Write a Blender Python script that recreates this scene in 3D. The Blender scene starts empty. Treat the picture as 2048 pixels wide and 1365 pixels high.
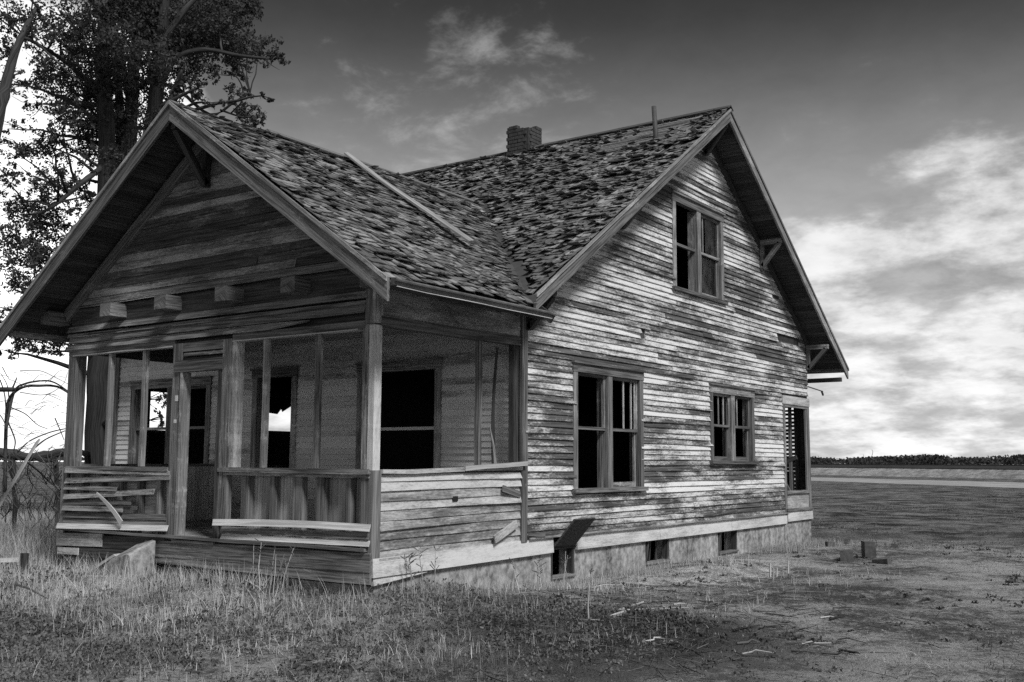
import bpy, math, random
import numpy as np
from mathutils import Vector, Matrix
random.seed(7); rng = np.random.default_rng(7)
R = math.radians
scn = bpy.context.scene
COL = scn.collection

# ------------------------------------------------------------------ camera
CAM = Vector((7.7615, -8.3250, 1.4080)); YAW, PITCH, ROLL, FPX = 0.61897, 0.116196, 0.004571, 2084.5
FW = Vector((-math.sin(YAW)*math.cos(PITCH), math.cos(YAW)*math.cos(PITCH), math.sin(PITCH)))
_rt = Vector((math.cos(YAW), math.sin(YAW), 0)); _up = _rt.cross(FW)
RT = _rt*math.cos(ROLL) + _up*math.sin(ROLL); UP = -_rt*math.sin(ROLL) + _up*math.cos(ROLL)
cam_data = bpy.data.cameras.new('camera'); cam = bpy.data.objects.new('camera', cam_data); COL.objects.link(cam)
cam_data.sensor_width = 36; cam_data.lens = FPX/2048*36; cam_data.clip_end = 4000; cam_data.clip_start = .05
cam.matrix_world = Matrix(((RT.x, UP.x, -FW.x, CAM.x), (RT.y, UP.y, -FW.y, CAM.y), (RT.z, UP.z, -FW.z, CAM.z), (0, 0, 0, 1)))
scn.camera = cam

# ------------------------------------------------------------------ light
SUN_EL, SUN_AZ = R(48), R(-22)            # azimuth measured from +X towards +Y
sd = Vector((math.cos(SUN_EL)*math.cos(SUN_AZ), math.cos(SUN_EL)*math.sin(SUN_AZ), math.sin(SUN_EL)))
sun_data = bpy.data.lights.new('sun', 'SUN'); sun_data.energy = 2.6; sun_data.angle = R(14); sun_data.color = (1, 1, 1)
sun = bpy.data.objects.new('sun', sun_data); COL.objects.link(sun); sun.location = sd*50
sun.rotation_euler = sd.to_track_quat('Z', 'Y').to_euler()

def ray(u, v): return (FW + RT*((u-1024)/FPX) - UP*((v-682.5)/FPX))
SKY = 1.0
world = bpy.data.worlds.new('World'); scn.world = world; world.use_nodes = True
def build_world():
    nt = world.node_tree; N = nt.nodes; L = nt.links; N.clear()
    out = N.new('ShaderNodeOutputWorld'); bg = N.new('ShaderNodeBackground'); L.new(bg.outputs[0], out.inputs[0])
    sky = N.new('ShaderNodeTexSky'); sky.sky_type = 'NISHITA'; sky.sun_disc = False
    sky.sun_elevation = SUN_EL; sky.sun_rotation = math.atan2(sd.x, sd.y); sky.air_density = 1.0; sky.dust_density = 1.2
    sep = N.new('ShaderNodeSeparateColor'); L.new(sky.outputs[0], sep.inputs[0])     # red channel: the look of a red filter on film
    def M(op, a, b=None, clamp=False):
        n = N.new('ShaderNodeMath'); n.operation = op; n.use_clamp = clamp
        for i, v in enumerate((a, b)):
            if v is None: continue
            if isinstance(v, (int, float)): n.inputs[i].default_value = v
            else: L.new(v, n.inputs[i])
        return n.outputs[0]
    def MR(v, a, b, c, d):
        n = N.new('ShaderNodeMapRange'); n.interpolation_type = 'SMOOTHSTEP'
        L.new(v, n.inputs[0])
        for i, x in enumerate((a, b, c, d)): n.inputs[i+1].default_value = x
        return n.outputs[0]
    tc = N.new('ShaderNodeTexCoord'); sx = N.new('ShaderNodeSeparateXYZ'); L.new(tc.outputs['Generated'], sx.inputs[0])
    z = M('MAXIMUM', sx.outputs[2], 0.0)
    zz = M('ADD', z, .27)
    cx = M('DIVIDE', sx.outputs[0], zz); cy = M('DIVIDE', sx.outputs[1], zz)
    cb = N.new('ShaderNodeCombineXYZ'); L.new(cx, cb.inputs[0]); L.new(cy, cb.inputs[1])
    def noise(scale, detail, rough, dist, loc):
        mp = N.new('ShaderNodeMapping'); L.new(cb.outputs[0], mp.inputs[0]); mp.inputs['Location'].default_value = loc
        n = N.new('ShaderNodeTexNoise'); L.new(mp.outputs[0], n.inputs['Vector'])
        n.inputs['Scale'].default_value = scale; n.inputs['Detail'].default_value = detail
        n.inputs['Roughness'].default_value = rough; n.inputs['Distortion'].default_value = dist
        return n.outputs[0]
    big = noise(.8, 3, .5, .2, (3.1, 1.7, 0)); fine = noise(4.4, 10, .60, .05, (0.4, 2.2, 0)); wisp = noise(7.5, 10, .63, .2, (5.2, .9, 2))
    def lobe(u, v, c0, c1):        # broad cloud bank centred on one direction of the sky
        d = ray(u, v).normalized(); vm = N.new('ShaderNodeVectorMath'); vm.operation = 'DOT_PRODUCT'; nm = N.new('ShaderNodeVectorMath'); nm.operation = 'NORMALIZE'
        L.new(tc.outputs['Generated'], nm.inputs[0]); L.new(nm.outputs[0], vm.inputs[0]); vm.inputs[1].default_value = d
        return MR(vm.outputs['Value'], c0, c1, 0, 1)
    base = M('MULTIPLY', sep.outputs[0], .1)
    grad = MR(z, .14, .43, .30, .016)
    base = M('MULTIPLY', M('ADD', M('MULTIPLY', base, .10), grad), M('ADD', M('ADD', .55, M('MULTIPLY', wisp, .45)), M('MULTIPLY', big, .45)))
    # cloud bank low over the horizon, thinning upwards; two thicker banks; wisps higher up
    cov = MR(z, .06, .36, .36, -.30)
    bank = M('ADD', M('MULTIPLY', lobe(-30, 470, math.cos(R(16)), math.cos(R(5))), .80), M('MULTIPLY', lobe(2150, 660, math.cos(R(17)), math.cos(R(4))), .34))
    c1 = M('ADD', M('ADD', M('MULTIPLY', fine, .80), M('MULTIPLY', big, .50)), M('ADD', cov, bank))
    m1 = MR(c1, .68, .94, 0, 1)
    c2 = M('ADD', M('MULTIPLY', wisp, 1.0), M('MULTIPLY', big, .35))
    hi = M('MULTIPLY', MR(z, .22, .30, 0, 1), MR(z, .38, .47, 1, 0))
    wl = lobe(960, 190, math.cos(R(10)), math.cos(R(2)))
    m2 = M('MULTIPLY', MR(M('ADD', c2, M('MULTIPLY', wl, .16)), .78, 1.12, 0, .42), hi)
    shade = M('ADD', M('ADD', M('ADD', MR(fine, .36, .64, .30, .60), MR(wisp, .3, .7, -.04, .07)), MR(z, 0, .3, .05, -.10)), M('MULTIPLY', lobe(-30, 470, math.cos(R(17)), math.cos(R(4))), .50))
    mx = N.new('ShaderNodeMix'); mx.data_type = 'FLOAT'; L.new(m2, mx.inputs[0]); L.new(base, mx.inputs[2]); mx.inputs[3].default_value = .5
    mx2 = N.new('ShaderNodeMix'); mx2.data_type = 'FLOAT'; L.new(m1, mx2.inputs[0]); L.new(mx.outputs[0], mx2.inputs[2]); L.new(shade, mx2.inputs[3])
    L.new(mx2.outputs[0], bg.inputs[0]); bg.inputs[1].default_value = SKY
build_world()
vs = scn.view_settings; vs.view_transform = 'Standard'; vs.look = 'None'; vs.gamma = 1; vs.exposure = 0.6; vs.use_curve_mapping = False
scn.render.engine = 'CYCLES'; scn.cycles.max_bounces = 6; scn.cycles.diffuse_bounces = 5; scn.cycles.transparent_max_bounces = 6
scn.cycles.use_denoising = False

# ------------------------------------------------------------------ pixel helpers: a pixel gives a direction, a known plane the distance
def on(u, v, ax, val):
    d = ray(u, v); return CAM + d*((val-CAM[ax])/d[ax])
def at(u, v, dist):
    d = ray(u, v); return CAM + d*(dist/math.hypot(d.x, d.y))

# ------------------------------------------------------------------ materials (grey: the picture is black and white)
def g3(v): return (v, v, v, 1)
class Mat:
    def __init__(s, name):
        s.m = bpy.data.materials.new(name); s.m.use_nodes = True; nt = s.m.node_tree; s.N = nt.nodes; s.L = nt.links
        s.b = s.N['Principled BSDF']; s.b.inputs['Roughness'].default_value = .9; s.b.inputs['Specular IOR Level'].default_value = .2
    def attr(s, n, out='Fac'):
        a = s.N.new('ShaderNodeAttribute'); a.attribute_name = n; return a.outputs[out]
    def math(s, op, a, b=None, clamp=False):
        n = s.N.new('ShaderNodeMath'); n.operation = op; n.use_clamp = clamp
        for i, v in enumerate((a, b)):
            if v is None: continue
            if isinstance(v, (int, float)): n.inputs[i].default_value = v
            else: s.L.new(v, n.inputs[i])
        return n.outputs[0]
    def rng(s, v, a, b, c, d, smooth=True):
        n = s.N.new('ShaderNodeMapRange'); n.interpolation_type = 'SMOOTHSTEP' if smooth else 'LINEAR'; s.L.new(v, n.inputs[0])
        for i, x in enumerate((a, b, c, d)): n.inputs[i+1].default_value = x
        return n.outputs[0]
    def pos(s):
        return s.N.new('ShaderNodeNewGeometry').outputs['Position']
    def noise(s, vec, scale=(1, 1, 1), sc=1., detail=4, rough=.55, dist=0., loc=(0, 0, 0)):
        mp = s.N.new('ShaderNodeMapping'); mp.inputs['Scale'].default_value = scale; mp.inputs['Location'].default_value = loc; s.L.new(vec, mp.inputs[0])
        n = s.N.new('ShaderNodeTexNoise'); s.L.new(mp.outputs[0], n.inputs['Vector'])
        n.inputs['Scale'].default_value = sc; n.inputs['Detail'].default_value = detail; n.inputs['Roughness'].default_value = rough; n.inputs['Distortion'].default_value = dist
        return n.outputs[0]
    def mix(s, f, a, b):
        n = s.N.new('ShaderNodeMix'); n.data_type = 'FLOAT'
        for i, v in ((0, f), (2, a), (3, b)):
            if isinstance(v, (int, float)): n.inputs[i].default_value = v
            else: s.L.new(v, n.inputs[i])
        return n.outputs[0]
    def col(s, v): s.L.new(v, s.b.inputs['Base Color'])
    def bump(s, h, strength=.4, dist=.01):
        b = s.N.new('ShaderNodeBump'); b.inputs['Strength'].default_value = strength; b.inputs['Distance'].default_value = dist
        s.L.new(h, b.inputs['Height']); s.L.new(b.outputs[0], s.b.inputs['Normal'])

def mat_wood(name, lo, hi, paint=0., pal=.6, edge=.06):
    m = Mat(name); g = m.attr('gco', 'Vector'); r = m.attr('rnd')
    grain = m.noise(g, (1.6, 46, 46), 1, 5, .62, .3)
    blot = m.noise(g, (1.1, 5, 5), 1, 4, .6)
    wood = m.math('ADD', m.rng(grain, .34, .66, lo, hi), m.math('MULTIPLY', m.math('SUBTRACT', blot, .5), (hi-lo)*.9))
    wood = m.math('MULTIPLY', wood, m.math('ADD', .65, m.math('MULTIPLY', r, .7)))
    v = wood
    if paint > 0:
        p = m.noise(m.pos(), (.55, .55, 2.6), 1, 5, .62, .5)
        st = m.noise(g, (1.9, 10, 10), 1, 8, .72, .25)
        fl = m.noise(g, (16, 60, 60), 1, 4, .7)
        s = m.math('ADD', m.math('ADD', m.math('MULTIPLY', p, .95), m.math('MULTIPLY', st, .80)), m.math('ADD', m.math('MULTIPLY', fl, .55), m.math('MULTIPLY', r, .26)))
        k = m.rng(s, 1.50-paint-edge*2.6, 1.50-paint+edge*2.6, 0, 1)
        pv = m.math('MULTIPLY', m.math('ADD', pal-.20, m.math('ADD', m.math('MULTIPLY', fl, .22), m.math('MULTIPLY', st, .18))), m.math('ADD', .80, m.math('MULTIPLY', r, .25)))
        v = m.mix(k, wood, pv)
        m.bump(m.math('ADD', m.math('MULTIPLY', grain, .6), k), .5, .004)
    else:
        m.bump(grain, .5, .004)
    m.col(v); return m.m
def mat_plain(name, lo, hi, sc=6, detail=6, bump=.3, dist=.02, rough=.9):
    m = Mat(name); p = m.pos(); n = m.noise(p, sc=sc, detail=detail, rough=.65); n2 = m.noise(p, sc=sc*.17, detail=3)
    t = m.math('ADD', m.math('MULTIPLY', n, .6), m.math('MULTIPLY', n2, .4))
    m.col(m.rng(t, .3, .7, lo, hi)); m.bump(n, bump, dist); m.b.inputs['Roughness'].default_value = rough; return m.m

SIDING = mat_wood('peeling_white_siding', .05, .14, .195, .62, .06)
SIDING_P = mat_wood('porch_side_siding', .08, .19, .26, .50, .085)
SIDING_IN = mat_wood('faded_front_siding', .24, .36, .42, .62)
GABLE = mat_wood('bare_gable_siding', .03, .10, .06, .36, .09)
TRIM = mat_wood('weathered_trim', .06, .22, .02, .40)
TRIM_L = mat_wood('pale_trim', .13, .32, .15, .50)
BARE = mat_wood('bare_grey_wood', .08, .22)
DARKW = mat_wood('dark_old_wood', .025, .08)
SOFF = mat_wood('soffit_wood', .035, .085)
BEAD = mat_wood('beadboard_wood', .24, .46)
TABLE = mat_wood('water_table_paint', .13, .30, .20, .56, .10)
BOUNCE_FLOOR = mat_wood('bounce_floor', .18, .38)  # floor colour made pale to bounce light into the porch
PALEB = mat_wood('bleached_wood', .30, .52)
INT = mat_plain('interior_shade', .010, .022, 3)  # near-black: the shade of the rooms is put into the colour
def mat_conc():
    m = Mat('foundation_concrete'); p = m.pos(); n = m.noise(p, sc=9, detail=8, rough=.7); n2 = m.noise(p, (1, 1, .5), 1.1, 4)
    s = m.noise(p, (3, 3, .35), 1.3, 4)
    v = m.math('ADD', m.math('ADD', m.rng(n, .32, .68, .14, .40), m.rng(n2, .3, .7, -.07, .07)), m.rng(s, .35, .65, -.06, .05))
    m.col(v); m.bump(n, .5, .01); return m.m
CONC = mat_conc()
def mat_shingle():
    m = Mat('wood_shingle'); g = m.attr('gco', 'Vector'); r = m.attr('rnd')
    gr = m.noise(g, (40, 2.5, 1), 1, 4, .6); bl = m.noise(m.pos(), sc=.9, detail=3)
    rr = m.math('POWER', r, 1.7)
    v = m.math('MULTIPLY', m.math('ADD', m.math('MULTIPLY', rr, .17), .095), m.math('ADD', m.rng(gr, .25, .75, .45, 1.3), m.rng(bl, .3, .7, -.15, .2)))
    m.col(v); m.bump(gr, .5, .006); return m.m
SHING = mat_shingle()
BRICK = mat_plain('old_brick', .025, .075, 14)
MORTAR = mat_plain('mortar', .03, .06, 14)
METAL = mat_plain('rusted_metal', .03, .09, 8, rough=.6)
FLASH = mat_plain('valley_flashing', .05, .085, 4, rough=.55)
GUTTER = mat_plain('gutter_paint', .06, .16, 7, rough=.6)
BARK = mat_wood('bark', .018, .06)
TWIGD = mat_wood('dark_twigs', .025, .11)
TWIG = mat_wood('twig_bark', .05, .14)
STICK = mat_wood('bleached_stick', .22, .5)
STRIPW = mat_wood('grey_roof_strip', .15, .30)
BLOCK = mat_plain('dark_concrete', .045, .13, 12)
PAPER = mat_plain('paper', .6, .75, 20)
GLASS = None
def mat_glass():
    m = Mat('dirty_glass'); m.b.inputs['Roughness'].default_value = .12; m.b.inputs['Base Color'].default_value = g3(.03)
    n = m.noise(m.pos(), sc=5, detail=5); m.L.new(m.rng(n, .35, .75, .15, .6), m.b.inputs['Alpha']); m.b.inputs['Specular IOR Level'].default_value = .25
    return m.m
GLASS = mat_glass()
def mat_leaf(name, lo, hi, tr=.35):
    m = Mat(name); r = m.attr('rnd'); v = m.rng(r, 0, 1, lo, hi, False); m.col(v)
    t = m.N.new('ShaderNodeBsdfTranslucent'); m.L.new(v, t.inputs[0]); ms = m.N.new('ShaderNodeMixShader'); ms.inputs[0].default_value = tr
    o = m.N['Material Output']; m.L.new(m.b.outputs[0], ms.inputs[1]); m.L.new(t.outputs[0], ms.inputs[2]); m.L.new(ms.outputs[0], o.inputs[0]); return m.m
LEAF = mat_leaf('locust_leaf', .022, .105)
LEAF_FAR = mat_leaf('far_leaf', .025, .07, .2)
CLOD = mat_leaf('soil_clod', .05, .24, 0.)
DRY = mat_leaf('dry_grass', .26, .72, .3)
WEED = mat_leaf('green_weed', .035, .23, .3)
WEED_D = mat_leaf('dark_weed', .03, .12, .3)

# ------------------------------------------------------------------ mesh builder
def attach(o, parent):
    if parent is not None: o.parent = parent
def tag(o, label=None, cat=None, group=None, kind=None):
    for k, v in (('label', label), ('category', cat), ('group', group), ('kind', kind)):
        if v: o[k] = v
    return o
def mk(name, v, f, mat, parent=None, rnd=None, gco=None, smooth=False):
    me = bpy.data.meshes.new(name); me.from_pydata([tuple(p) for p in v], [], f); me.update()
    me.materials.append(mat)
    a = me.attributes.new('rnd', 'FLOAT', 'FACE'); a.data.foreach_set('value', np.asarray(rnd if rnd is not None else [.5]*len(f), dtype=np.float32))
    if gco is not None:
        b = me.attributes.new('gco', 'FLOAT_VECTOR', 'POINT'); b.data.foreach_set('vector', np.asarray(gco, dtype=np.float32).ravel())
    if smooth: me.polygons.foreach_set('use_smooth', [True]*len(f))
    o = bpy.data.objects.new(name, me); COL.objects.link(o); attach(o, parent); return o
def empty(name, loc=(0, 0, 0), parent=None):
    o = bpy.data.objects.new(name, None); COL.objects.link(o); o.location = loc; attach(o, parent); return o
class MB:
    def __init__(s): s.v = []; s.f = []; s.r = []; s.g = []
    def ring(s, rings, gl, r, closed=True, caps=True):
        """rings: list of lists of points; gl: list of per-ring length; profile width measured along the ring"""
        n = len(rings[0]); b = len(s.v); off = random.random()*60
        for i, rg in enumerate(rings):
            w = 0.
            for j, p in enumerate(rg):
                if j: w += (rg[j]-rg[j-1]).length
                s.v.append(p); s.g.append((gl[i]+off, w+off*.37, off))
        fs = []
        for i in range(len(rings)-1):
            for j in range(n if closed else n-1):
                k = (j+1) % n; fs.append((b+i*n+j, b+i*n+k, b+(i+1)*n+k, b+(i+1)*n+j))
        if caps and closed:
            fs.append(tuple(b+j for j in reversed(range(n)))); e = b+(len(rings)-1)*n; fs.append(tuple(e+j for j in range(n)))
        s.f += fs; s.r += [r]*len(fs)
    def beam(s, p0, p1, wd, w, t, segs=1, bow=0., bowdir=None, r=None, twist=0., wend=None):
        """beam from p0 to p1 on its centre line, w along wd, t across"""
        p0 = Vector(p0); p1 = Vector(p1); ax = (p1-p0); Ln = ax.length
        if Ln < 1e-6: return
        ax.normalize(); wd = Vector(wd); wd = (wd-ax*wd.dot(ax)).normalized(); td = ax.cross(wd)
        if bow and segs == 1: segs = 6
        wav = 0.
        if not bow and segs == 1 and Ln > 1.2: segs = min(10, max(3, int(Ln/.45))); wav = .0035
        rings = []; gl = []
        for i in range(segs+1):
            q = i/segs; c = p0.lerp(p1, q)
            if bow: c = c+(Vector(bowdir) if bowdir else td)*bow*math.sin(q*math.pi)
            if wav and 0 < i < segs: c = c+wd*random.gauss(0, wav)+td*random.gauss(0, wav*.6)
            a, bb = wd, td
            if twist: an = twist*q; a = wd*math.cos(an)+td*math.sin(an); bb = td*math.cos(an)-wd*math.sin(an)
            ww = w if wend is None else w+(wend-w)*q
            rings.append([c-a*ww/2-bb*t/2, c+a*ww/2-bb*t/2, c+a*ww/2+bb*t/2, c-a*ww/2+bb*t/2]); gl.append(q*Ln)
        s.ring(rings, gl, random.random() if r is None else r)
    def box(s, x0, x1, y0, y1, z0, z1, r=None):
        dx, dy, dz = x1-x0, y1-y0, z1-z0; m = max(dx, dy, dz)
        if m == dx: s.beam((x0, (y0+y1)/2, (z0+z1)/2), (x1, (y0+y1)/2, (z0+z1)/2), (0, 0, 1), dz, dy, r=r)
        elif m == dy: s.beam(((x0+x1)/2, y0, (z0+z1)/2), ((x0+x1)/2, y1, (z0+z1)/2), (0, 0, 1), dz, dx, r=r)
        else: s.beam(((x0+x1)/2, (y0+y1)/2, z0), ((x0+x1)/2, (y0+y1)/2, z1), (1, 0, 0), dx, dy, r=r)
    def hexa(s, a, b, r=None):
        """two quads a, b (4 points each), joined"""
        a = [Vector(p) for p in a]; b = [Vector(p) for p in b]
        s.ring([a, b], [0, (a[0]-b[0]).length], random.random() if r is None else r)
    def tube(s, pts, rad, n=6, r=None):
        pts = [Vector(p) for p in pts]; rings = []; gl = []; Ln = 0
        for i, p in enumerate(pts):
            d = (pts[min(i+1, len(pts)-1)]-pts[max(i-1, 0)]).normalized()
            a = d.cross(Vector((0.31, .77, .55))).normalized(); b = d.cross(a)
            if i: Ln += (p-pts[i-1]).length
            rr = rad[i] if isinstance(rad, (list, tuple)) else rad
            rings.append([p+(a*math.cos(k*2*math.pi/n)+b*math.sin(k*2*math.pi/n))*rr for k in range(n)]); gl.append(Ln)
        s.ring(rings, gl, random.random() if r is None else r)
    def build(s, name, mat, parent=None, smooth=False, f=None):
        v = s.v if f is None else [f(p) for p in s.v]
        return mk(name, v, s.f, mat, parent, s.r, s.g, smooth)
def beam(name, mat, parent, *a, **k):
    fn = k.pop('fn', None); m = MB(); m.beam(*a, **k); return m.build(name, mat, parent, f=fn)
def box(name, mat, parent, *a, **k):
    m = MB(); m.box(*a, **k); return m.build(name, mat, parent)

# ------------------------------------------------------------------ dimensions of the house (metres)
PW, PD = 5.834, 2.813            # porch width and depth
BY = 13.425                      # back corner of the side wall
LX = -8.9                        # far end wall
RY, RZ, MS = 8.422, 7.646, .677  # main ridge and pitch
RX, PZ, PS = -2.917, 5.839, .7014  # porch ridge and pitch
OX, OY, XE = .508, -.61, .733    # overhangs
YE = 2.30; YB = 14.45            # eave lines of the main roof
def zmain(y): return RZ-MS*abs(y-RY)
def zporch(x): return PZ-PS*abs(x-RX)
def yvalley(x): return RY-(RZ-zporch(x))/MS
def sag(p):
    p = Vector(p)
    if p.y < PD: p.z -= (1-max(p.y, 0)/PD)*.033
    return p
# ------------------------------------------------------------------ ground
def hgt(x, y):
    h = -.15-.008*min(max(y, 0), 16)
    h += .13*math.exp(-((x+1.0)**2/12+(y+.2)**2/5)) + .13*math.exp(-((x+3.6)**2/3.0+(y+.75)**2/.55))
    h += .09*math.exp(-((x-.75)**2/.5+(y-6.6)**2/5))
    h += .05*math.exp(-((x+7)**2/5+(y-.2)**2/6))
    h -= .04*math.exp(-((x-.3)**2/.5+(y-3.7)**2/.7))
    d = math.hypot(x-2, y-2); k = 1/(1+(d/40)**2)
    h += k*(.018*math.sin(x*2.3+1.3*math.sin(y*1.9))+.015*math.sin(y*3.1+x*1.1)+.03*math.sin(x*.7-y*.5+1))
    if d > 60: h -= .0
    return h
def mat_ground():
    m = Mat('ground'); p = m.pos()
    a = m.noise(p, sc=.32, detail=5, rough=.6, dist=.4); b = m.noise(p, sc=2.4, detail=9, rough=.72, dist=.5); c = m.noise(p, sc=17, detail=6, rough=.75); e = m.noise(p, sc=60, detail=4, rough=.7)
    t = m.math('ADD', m.math('ADD', m.math('MULTIPLY', a, .45), m.math('MULTIPLY', b, .42)), m.math('ADD', m.math('MULTIPLY', c, .38), m.math('MULTIPLY', e, .25)))
    near = m.rng(t, .67, .83, .06, .40)
    far = m.rng(m.noise(p, sc=.11, detail=6, rough=.7, dist=.6), .3, .7, .05, .10)
    sp = m.N.new('ShaderNodeSeparateXYZ'); m.L.new(p, sp.inputs[0])
    # ploughed field starts a few metres behind the yard
    d = m.math('ADD', m.math('MULTIPLY', sp.outputs[1], 1.0), m.math('MULTIPLY', m.math('SUBTRACT', a, .5), 9))
    k = m.rng(d, 13.5, 19, 0, 1)
    def blob(x0, y0, sx, sy):
        u_ = m.math('POWER', m.math('ABSOLUTE', m.math('DIVIDE', m.math('SUBTRACT', sp.outputs[0], x0), sx)), 2); v_ = m.math('POWER', m.math('ABSOLUTE', m.math('DIVIDE', m.math('SUBTRACT', sp.outputs[1], y0), sy)), 2)
        return m.math('ADD', m.math('SUBTRACT', 1, m.math('ADD', u_, v_)), m.math('ADD', m.math('MULTIPLY', m.math('SUBTRACT', b, .5), 3.2), m.math('MULTIPLY', m.math('SUBTRACT', c, .5), 2.2)))
    damp = m.rng(m.math('MAXIMUM', blob(3.3, -.3, 2.0, 2.0), blob(6.2, -2.2, 1.4, 1.5)), 0, .9, 0, .72)         # dark humus under the litter
    near = m.math('MULTIPLY', near, m.math('SUBTRACT', 1, damp))
    near = m.math('ADD', near, m.rng(m.math('MAXIMUM', blob(-4.2, -1.3, 4.0, 1.7), blob(1.2, 6.0, .9, 2.6)), 0, 1.2, 0, .26))      # pale dusty earth by the steps and the cellar windows
    fb = m.noise(p, sc=.9, detail=10, rough=.78)
    m.col(m.mix(k, near, m.math('ADD', far, m.rng(fb, .40, .62, -.06, .13))))
    m.bump(m.math('ADD', b, m.math('ADD', m.math('MULTIPLY', c, .8), m.math('MULTIPLY', e, .3))), 1., .08); return m.m
GROUND = mat_ground()
def build_ground():
    n = 230
    t = np.linspace(-1, 1, n); s = np.sinh(t*6.2)/np.sinh(6.2)*1400
    xs = s+1; ys = s+2
    v = [(x, y, hgt(x, y)) for y in ys for x in xs]
    f = [(j*n+i, j*n+i+1, (j+1)*n+i+1, (j+1)*n+i) for j in range(n-1) for i in range(n-1)]
    o = mk('ground', v, f, GROUND, smooth=True); o['kind'] = 'structure'
build_ground()

# ------------------------------------------------------------------ the house
house = empty('abandoned_farmhouse', (-2.9, 6.5, 0)); HM = Matrix.Translation(-Vector(house.location))
tag(house, 'abandoned two-storey wooden farmhouse with peeling white siding, screened porch and ragged shingle roof', 'house')
class Hp:                                    # everything is laid out in world coordinates, then hung on the house
    pass
_mk = mk
def mk(name, v, f, mat, parent=None, rnd=None, gco=None, smooth=False):
    root = parent
    while root is not None and root.parent is not None: root = root.parent
    if root is house:
        o0 = house.location; v = [(p[0]-o0[0], p[1]-o0[1], p[2]-o0[2]) for p in v]
    return _mk(name, v, f, mat, parent, rnd, gco, smooth)

def FA(l, n, z): return Vector((l, -n, z))            # porch front
def FB(l, n, z): return Vector((n, l, z))             # long side wall
def FM(l, n, z): return Vector((l, PD-n, z))          # front wall behind the porch
def FL(l, n, z): return Vector((LX-n, l, z))          # far end wall
def FR(l, n, z): return Vector((l, BY+n, z))          # back wall
def FP(l, n, z): return Vector((-PW-n, l, z))         # far side of the porch

def segs_for(z0, z1, lf, rf, holes, eps=1e-4):
    s = [(max(lf(z0), lf(z1)) if False else lf(z0), rf(z0))]
    for (a, b, c, d) in holes:
        if z1 > c+eps and z0 < d-eps:
            o = []
            for (p, q) in s:
                if b <= p or a >= q: o.append((p, q)); continue
                if a > p: o.append((p, a))
                if b < q: o.append((b, q))
            s = o
    return s
def core(name, frame, bands, lf, rf, holes, mat, parent=house, t=.11, n0=-.002):
    """solid wall with openings, cut into bands at the edges of its openings"""
    zs = sorted(set(list(bands)+[z for h in holes for z in h[2:4] if bands[0] < z < bands[-1]])); m = MB()
    for z0, z1 in zip(zs[:-1], zs[1:]):
        for (p, q) in segs_for(z0+1e-3, z1-1e-3, lambda z: lf(z0), lambda z: rf(z0), holes):
            pt = lf(z1) if abs(p-lf(z0)) < 1e-6 else p; qt = rf(z1) if abs(q-rf(z0)) < 1e-6 else q
            m.hexa([frame(p, n0, z0), frame(q, n0, z0), frame(qt, n0, z1), frame(pt, n0, z1)], [frame(p, n0-t, z0), frame(q, n0-t, z0), frame(qt, n0-t, z1), frame(pt, n0-t, z1)])
    return m.build(name, mat, parent)

BOARDS = []
def siding(frame, z0, z1, e, lf, rf, holes, mat, lip=.021, jl=(2.2, 4.6), loose=.05, warp=.004, fn=None, skip=0., pri=1.):
    z = z0; row = 0
    while z < z1-.02:
        zt = min(z+e, z1); ztt = min(zt+.012, z1)
        for (p, q) in segs_for(z+.002, zt-.002, lf, rf, holes):
            L0, L1 = lf(z+.002), rf(z+.002)
            cuts = [p]; c = p+random.uniform(*jl)
            while c < q-.5: cuts.append(c); c += random.uniform(*jl)
            cuts.append(q)
            for a, b in zip(cuts[:-1], cuts[1:]):
                if b-a < .03 or random.random() < skip: continue
                at_, bt = a, b
                if abs(a-L0) < 1e-6: at_ = min(max(a, lf(ztt)), b-.01)
                if abs(b-L1) < 1e-6: bt = max(min(b, rf(ztt)), a+.01)
                n = max(2, min(8, int((b-a)/.55))); rings = []; gl = []
                la = random.uniform(.006, .03) if random.random() < loose else 0; lb = random.uniform(.006, .03) if random.random() < loose else 0
                ph = random.uniform(0, 6.28); k = random.uniform(1.5, 4); dz = random.uniform(-.003, .003)
                for i in range(n+1):
                    t = i/n; l_ = a+(b-a)*t; lt = at_+(bt-at_)*t
                    w = warp*math.sin(ph+k*l_)+la*(1-t)**4+lb*t**4; zw = dz+.0035*math.sin(ph*1.7+1.3*l_)-.35*(la*(1-t)**4+lb*t**4)
                    li = lip+max(w, -.006)
                    rg = [frame(l_, li, z+zw), frame(lt, .004+max(w, 0)*.3, ztt+zw), frame(lt, -.001, ztt+zw), frame(l_, max(w, 0)*.6-.001, z+zw)]
                    if fn: rg = [fn(x) for x in rg]
                    rings.append(rg); gl.append((b-a)*t)
                m = MB(); m.ring(rings, gl, random.random())
                c = (rings[0][0]+rings[-1][0])*.5; d = c-CAM
                N = frame(0, 1, 0)-frame(0, 0, 0)
                vis = (b-a)*e*max(0., -d.normalized().dot(N))/d.length_squared*pri
                BOARDS.append((vis, m, mat))
        z += e; row += 1

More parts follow.
